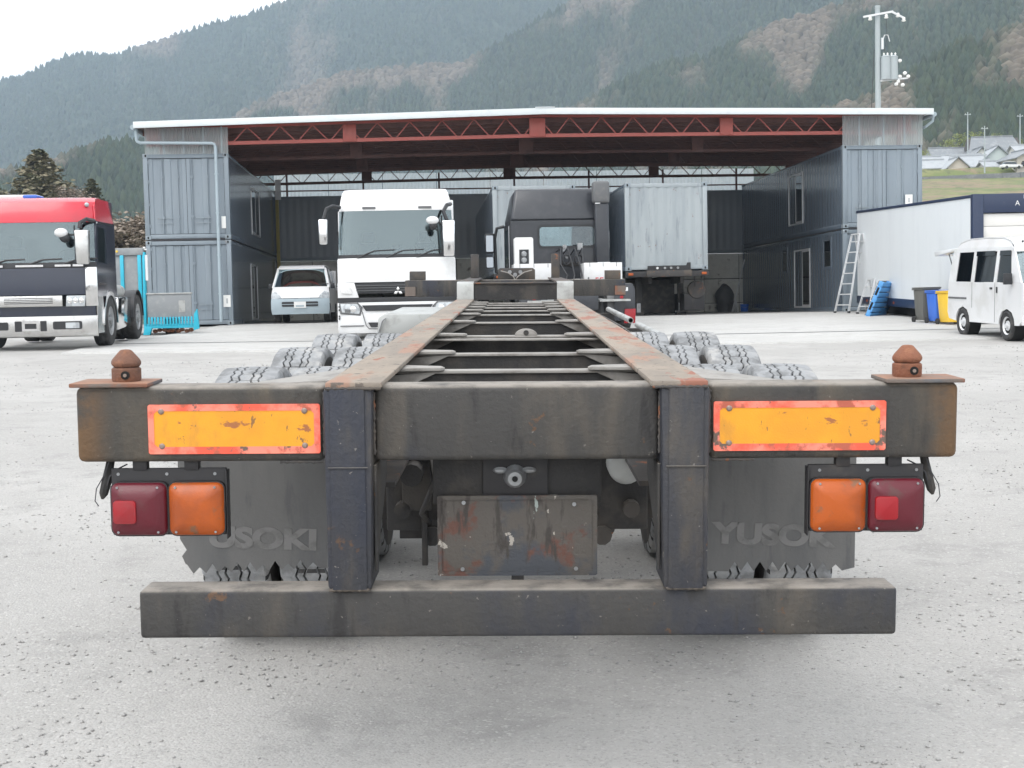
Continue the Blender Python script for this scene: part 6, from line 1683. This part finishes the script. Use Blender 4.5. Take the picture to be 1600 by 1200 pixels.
m = MB(); bar(m, (.1, -.1, 12.30), (1.6, -.1, 12.42), .08, .08); m.build('lower_arm', 'alu_frame', UP, weld=True)
for x, z in ((1.15, 12.5), (1.42, 12.68), (1.60, 12.50), (.95, 12.10), (1.30, 12.05), (1.15, 13.35), (1.05, 12.25)):
    m = MB(); m.ell((x, -.15, z), (.11, .09, .10), 10, 6); m.build('insulator', 'porcelain', UP)
m = MB(); m.tube([(.2, -.1, 14.3), (.34, -.1, 14.75), (.52, -.1, 14.75), (.62, -.1, 14.4)], .025, 6); m.box(.16, .28, -.15, -.05, 14.0, 14.6); m.build('cut_out_switch', 'alu_frame', UP)
m = MB(); m.tube([(-.20, 0, 14.0), (-.35, 0, 11.0), (-.46, 0, 6.0)], .02, 5); m.build('wire', 'wire', UP)
m = MB(); m.tube([(.42, -.17, 15.6), (.5, 0, 14.6), (.3, -.1, 13.8)], .012, 5); m.build('wire', 'wire', UP)

# ------------------------------------------------------------------ village on the bank
def house(label, x, y, w, d, h, rh, rot, wall, roof, z=None, hip=0.0, ridge_x=True, wins=2):
    z = bank_z(x, y) - .3 if z is None else z
    Hs = empty('house', (x, y, z), (0, 0, R_(rot)), label, 'house', 'houses of the hillside village')
    m = MB(); m.box(-w / 2, w / 2, -d / 2, d / 2, -1.5, h)
    if ridge_x:
        m.prism([(-w / 2, -d / 2, h), (-w / 2, d / 2, h), (-w / 2, 0, h + rh * .96)], (w, 0, 0))
    else:
        m.prism([(-w / 2, -d / 2, h), (w / 2, -d / 2, h), (0, -d / 2, h + rh * .96)], (0, d, 0))
    m.build('wall', wall, Hs)
    ov = .6; t = .18
    a = w / 2 + ov; b_ = d / 2 + ov
    e = rh * ov / (d / 2 if ridge_x else w / 2)
    m = MB()
    if ridge_x:
        hx = hip * w / 2
        for sg in (-1, 1):
            m.hexa([(-a, sg * b_, h - e), (a, sg * b_, h - e), (a - hx, 0, h + rh), (-a + hx, 0, h + rh)] if sg < 0 else [(a, sg * b_, h - e), (-a, sg * b_, h - e), (-a + hx, 0, h + rh), (a - hx, 0, h + rh)],
                   [(-a, sg * b_, h - e + t), (a, sg * b_, h - e + t), (a - hx, 0, h + rh + t), (-a + hx, 0, h + rh + t)] if sg < 0 else [(a, sg * b_, h - e + t), (-a, sg * b_, h - e + t), (-a + hx, 0, h + rh + t), (a - hx, 0, h + rh + t)])
        if hx:
            for sg in (-1, 1):
                m.add([(sg * a, -b_, h - e + t), (sg * a, b_, h - e + t), (sg * (a - hx), 0, h + rh + t)], [(0, 1, 2)])
        rdg = MB().box(-a + hx, a - hx, -.18, .18, h + rh + t - .05, h + rh + t + .22)
    else:
        for sg in (-1, 1):
            m.hexa([(sg * a, -b_, h - e), (0, -b_, h + rh), (0, b_, h + rh), (sg * a, b_, h - e)], [(sg * a, -b_, h - e + t), (0, -b_, h + rh + t), (0, b_, h + rh + t), (sg * a, b_, h - e + t)])
        rdg = MB().box(-.18, .18, -b_, b_, h + rh + t - .05, h + rh + t + .22)
    rf = m.build('roof', roof, Hs, weld=True)
    rdg.build('ridge', roof, rf)
    for k in range(wins):
        xx = -w / 2 + w * (k + .5) / wins
        o = MB().box(xx - .7, xx + .7, -d / 2 - .05, -d / 2 + .02, h * .40, h * .75).build('window', 'timber_dark', Hs)
        MB().box(xx - .62, xx + .62, -d / 2 - .07, -d / 2 - .052, h * .43, h * .72).build('pane', 'dark_window', o)
    MB().box(-w * .08, w * .08, -d / 2 - .04, -d / 2 + .02, 0, h * .55).build('door', 'timber_dark', Hs)
    return Hs
house('large dark-walled house with broad grey tiled roof, highest in the village', 111.8, 305, 11.5, 8, 5.2, 4.2, -6, 'timber_dark', 'tile_grey', 29.6, .30, True, 4)
house('mint-walled gable house in the middle of the village', 102.1, 278, 5.6, 7, 3.4, 2.4, -4, 'plaster_mint', 'tile_pale', 27.6, 0, False, 1)
house('cream house with small twin windows at the right edge', 104.6, 268, 7.2, 8, 2.9, 1.7, 8, 'plaster_cream', 'tile_grey', 27.0, 0, False, 2)
house('low cream house with long pale roof in front of the village', 96.4, 276, 6.6, 6, 2.5, 2.2, -8, 'plaster_cream', 'tile_pale', 26.9, 0, True, 1)
house('small cream gable shed beside the long pale roof', 92.2, 273, 4.2, 5, 2.2, 1.8, 0, 'plaster_cream', 'tile_pale', 26.8, 0, False, 0)
house('white house with pale roof next to the container stack edge', 91.0, 287, 5.6, 6, 2.8, 1.8, 10, 'plaster_white', 'tile_pale', 28.2, 0, True, 2)
house('long grey-roofed house at the back left of the village', 102.4, 308, 8.6, 7, 3.4, 3.0, 4, 'plaster_cream', 'tile_grey', 30.6, .1, True, 3)
house('white house with pale roof behind the low cream house', 100.6, 293, 7.4, 6, 2.8, 2.0, -10, 'plaster_white', 'tile_pale', 28.9, 0, True, 2)
house('pale-roofed house behind the twin-window gable at the right edge', 114.6, 290, 8, 7, 4.6, 2.2, 6, 'plaster_white', 'tile_pale', 28.4, 0, True, 2)
house('tiny white shed left of the thin grey pole', 95.2, 283, 3.6, 4, 2.0, 1.4, 6, 'plaster_white', 'tile_pale', 27.8, 0, False, 1)
house('narrow grey-roofed house between the two back houses', 106.6, 300, 4.6, 6, 4.0, 2.2, 0, 'plaster_white', 'tile_grey', 29.6, 0, False, 1)
house('low white lean-to under the mint gable', 98.9, 271, 3.4, 4, 1.8, 1.0, 4, 'plaster_white', 'tile_pale', 27.0, 0, True, 1)
house('small cream house at the left edge of the bank', 88.8, 277, 4.0, 5, 2.4, 1.6, -6, 'plaster_cream', 'tile_pale', 27.0, 0, True, 1)
# retaining wall along the lane, built of courses
RW = tag(empty('retaining_wall', (0, 0, 0), (0, 0, 0), 'grey retaining wall below the village lane', 'wall'), kind='thing')
for k in range(14):
    x0 = 80 + 3.6 * k
    MB().hexa([(x0, 261.2, 24.3 + .05 * k), (x0 + 3.55, 261.2, 24.3 + .05 * k), (x0 + 3.55, 263, 24.3 + .05 * k), (x0, 263, 24.3 + .05 * k)], [(x0, 261.8, 26.2 + .1 * k), (x0 + 3.55, 261.8, 26.25 + .1 * k), (x0 + 3.55, 263, 26.25 + .1 * k), (x0, 263, 26.2 + .1 * k)]).build('block', 'stone_wall', RW)
def tiny_car(label, x, y, z, mt, rot):
    c = empty('parked_car', (x, y, z), (0, 0, R_(rot)), label, 'car', 'cars on the village lane')
    m = MB(); m.prism([(-2.1, -.8, .3), (2.1, -.8, .3), (2.1, -.8, .75), (1.2, -.8, .85), (-1.9, -.8, .9), (-2.1, -.8, .75)], (0, 1.6, 0)); m.build('body', mt, c, .05)
    m = MB(); m.prism([(-1.7, -.72, .88), (1.1, -.72, .86), (.5, -.72, 1.42), (-1.3, -.72, 1.45)], (0, 1.44, 0)); m.build('cabin', 'dark_window', c, .05)
    m = MB(); m.prism([(-1.35, -.74, 1.40), (.55, -.74, 1.38), (.40, -.74, 1.47), (-1.2, -.74, 1.49)], (0, 1.48, 0)); m.build('roof', mt, c, .02)
    for xx in (-1.3, 1.3):
        for yy in (-.82, .62):
            m = MB(); m.cyl((xx, yy, .31), (xx, yy + .2, .31), .31, n=14); m.build('wheel', 'rubber', c)
tiny_car('dark car parked on the lane at the right edge of the village', 104.6, 263.8, 28.1, 'gloss_navy', 12)
tiny_car('white car parked behind the dark one on the lane', 100.4, 263.6, 27.6, 'white_paint', 8)
def village_pole(label, x, y, z, h):
    p = empty('lane_pole', (x, y, z), (0, 0, 0), label, 'pole', 'poles in the village')
    m = MB(); m.cyl((0, 0, -1), (0, 0, h), .17, .11, n=8); m.build('shaft', 'galv_pole', p)
    MB().box(-.7, .7, -.05, .05, h - .6, h - .48).build('crossarm', 'galv_pole', p)
    for k in (-.5, .5): MB().cyl((k, 0, h - .48), (k, 0, h - .3), .06, n=6).build('insulator', 'porcelain', p)
village_pole('thin grey pole left of the broad tiled roof', 100.3, 288, 28, 14.5)
village_pole('thin brown-grey pole in front of the mint gable', 95.3, 264, 26.3, 10)
village_pole('grey pole at the right edge above the village', 117.5, 303, 30, 14)

# ------------------------------------------------------------------ trees and shrubs
def leaf_cloud(pts, size, r, flat=.5):
    n = len(pts)
    P = np.array(pts)
    a = r.rand(n) * 6.28; t = (r.rand(n) - .5) * 2.2
    u = np.stack([np.cos(a), np.sin(a), (r.rand(n) - .5) * flat], -1); u /= np.linalg.norm(u, axis=1, keepdims=True)
    v = np.stack([-np.sin(a) * np.cos(t), np.cos(a) * np.cos(t), np.sin(t)], -1)
    s = (size * (.6 + .8 * r.rand(n)))[:, None]
    V = np.stack([P - u * s, P - v * s * .6, P + u * s, P + v * s * .6], 1).reshape(-1, 3)
    F = np.arange(4 * n).reshape(n, 4)
    return V, F
def tree(name, label, x, y, z, H, Rr, kind, mt, n, seed, cat='tree', group=None):
    r = np.random.RandomState(seed)
    T = empty(name, (x, y, z), (0, 0, 0), label, cat, group)
    m = MB(); m.tube([(0, 0, -.5), (.05 * H * .1, 0, H * .3), (-.02 * H, .02 * H, H * .65), (0, 0, H * .95)], [H * .022, H * .017, H * .010, H * .003], 8)
    pts = []
    nl = max(7, int(n / 90))
    for k in range(nl):
        t = (k + .5) / nl; a = k * 2.4 + r.rand()
        if kind == 'conifer':
            zz = H * (.12 + .86 * t); rr = Rr * (1 - t) ** .75 * (.7 + .5 * r.rand()) + .04 * Rr; dz = -.12 * rr
        else:
            zz = H * (.25 + .6 * t); rr = Rr * math.sin(math.pi * (.18 + .72 * t)) * (.65 + .5 * r.rand()); dz = .35 * rr
        e = np.array([math.cos(a) * rr, math.sin(a) * rr, zz + dz])
        m.tube([(0, 0, zz - .05 * H), tuple(e * np.array([.5, .5, 1]) + np.array([0, 0, -.02 * H])), tuple(e)], [H * .006, H * .004, H * .0015], 5)
        q = int(n / nl)
        f = r.rand(q) ** (.6 if kind == 'conifer' else .5)
        base = np.array([0, 0, zz])[None] * (1 - f[:, None]) + e[None] * f[:, None]
        pts.append(base + r.randn(q, 3) * np.array([[.15, .15, .10]]) * Rr * (.5 + .6 * f[:, None]) * (1 if kind != 'conifer' else (1.15 - t)))
    m.build('trunk', 'bark', T)
    V, F = leaf_cloud(np.concatenate(pts), Rr * (.05 if kind != 'conifer' else .05), r)
    np_mesh('crown', V, F, mt, T)
    return T
tree('conifer_tree', 'tall shaggy brownish conifer behind the red lorry', -42.5, 120, 8.5, 8.6, 4.6, 'conifer', 'leaf_olive', 7000, 1, group='trees behind the red lorry')
tree('conifer_tree', 'pale bare-topped tree between the two conifers', -39.2, 118, 8.2, 5.6, 2.0, 'round', 'leaf_brown', 4000, 2, group='trees behind the red lorry')
tree('conifer_tree', 'smaller conifer to the right of the tall one', -37.8, 120, 8.0, 6.4, 2.4, 'conifer', 'leaf_conifer', 6000, 3, group='trees behind the red lorry')
tree('conifer_tree', 'low conifer at the left edge of the photo', -47.5, 122, 8.5, 5.8, 3.0, 'conifer', 'leaf_conifer', 6000, 4, group='trees behind the red lorry')
tree('bare_shrub', 'brown leafless shrub behind the cyan ramp', -22.2, 76, 3.0, 4.2, 3.0, 'round', 'leaf_brown', 6000, 5, 'shrub', 'shrubs beyond the yard')
tree('bare_shrub', 'dark green shrub between red lorry and cyan ramp', -25.2, 78, 2.4, 4.6, 3.2, 'round', 'leaf_green', 6000, 6, 'shrub', 'shrubs beyond the yard')
tree('bare_shrub', 'grey-brown shrub behind the edge of the left container stack', -19.4, 74, 3.2, 4.4, 2.4, 'round', 'leaf_brown', 5000, 8, 'shrub', 'shrubs beyond the yard')
# rough bank those trees stand on
b = MB()
b.grid([[(x, y, max(1.0, 1.2 + min(1, max(0, (y - 62) / 50)) * 7.3 * min(1, max(0, (-10 - x) / 14))) + .4 * float(fbm(x * .2, y * .2, 3))) for x in range(-110, 2, 4)] for y in range(56, 190, 5)])
tag(b.build('terrain', 'leaf_green'), kind='structure')
for k, (x, y, h_, r_) in enumerate(((106.2, 318, 8.5, 2.4), (109.5, 320, 10.5, 2.6), (113.5, 321, 10.8, 2.8), (118.0, 320, 10.0, 2.6), (122.5, 318, 8.0, 2.4), (101.0, 322, 7.0, 2.2), (96.0, 305, 6.0, 2.0))):
    lab = ['yellow-green bamboo clump left of the tall tiled roof', 'yellow-green bamboo rising over the left of the tiled roof', 'tallest yellow-green bamboo over the middle of the tiled roof', 'yellow-green bamboo over the right of the tiled roof', 'yellow-green bamboo at the right edge of the village', 'pale bamboo clump above the long grey roof', 'low bamboo clump beside the container stack edge'][k]
    tree('bamboo_clump', lab, x, y, 32.8 if k < 5 else 31.0, h_, r_, 'round', 'leaf_bamboo', 1800, 20 + k, 'bamboo', 'bamboo behind the village')
# ------------------------------------------------------------------ haze over the valley
h = MB(); h.box(-4200, 4200, -700, 4600, -4, 790)
hz = h.build('haze', 'paper')
hz.data.materials.clear()
hm = bpy.data.materials.new('haze_air'); hm.use_nodes = True
nt = hm.node_tree; nt.nodes.clear()
o = nt.nodes.new('ShaderNodeOutputMaterial'); pv = nt.nodes.new('ShaderNodeVolumePrincipled')
pv.inputs['Color'].default_value = (0.66, 0.81, 0.97, 1)
pv.inputs['Density'].default_value = 0.00021
pv.inputs['Anisotropy'].default_value = 0.0
nt.links.new(pv.outputs[0], o.inputs['Volume'])
hz.data.materials.append(hm)
tag(hz, 'thin bluish haze filling the valley air', 'haze', kind='stuff')
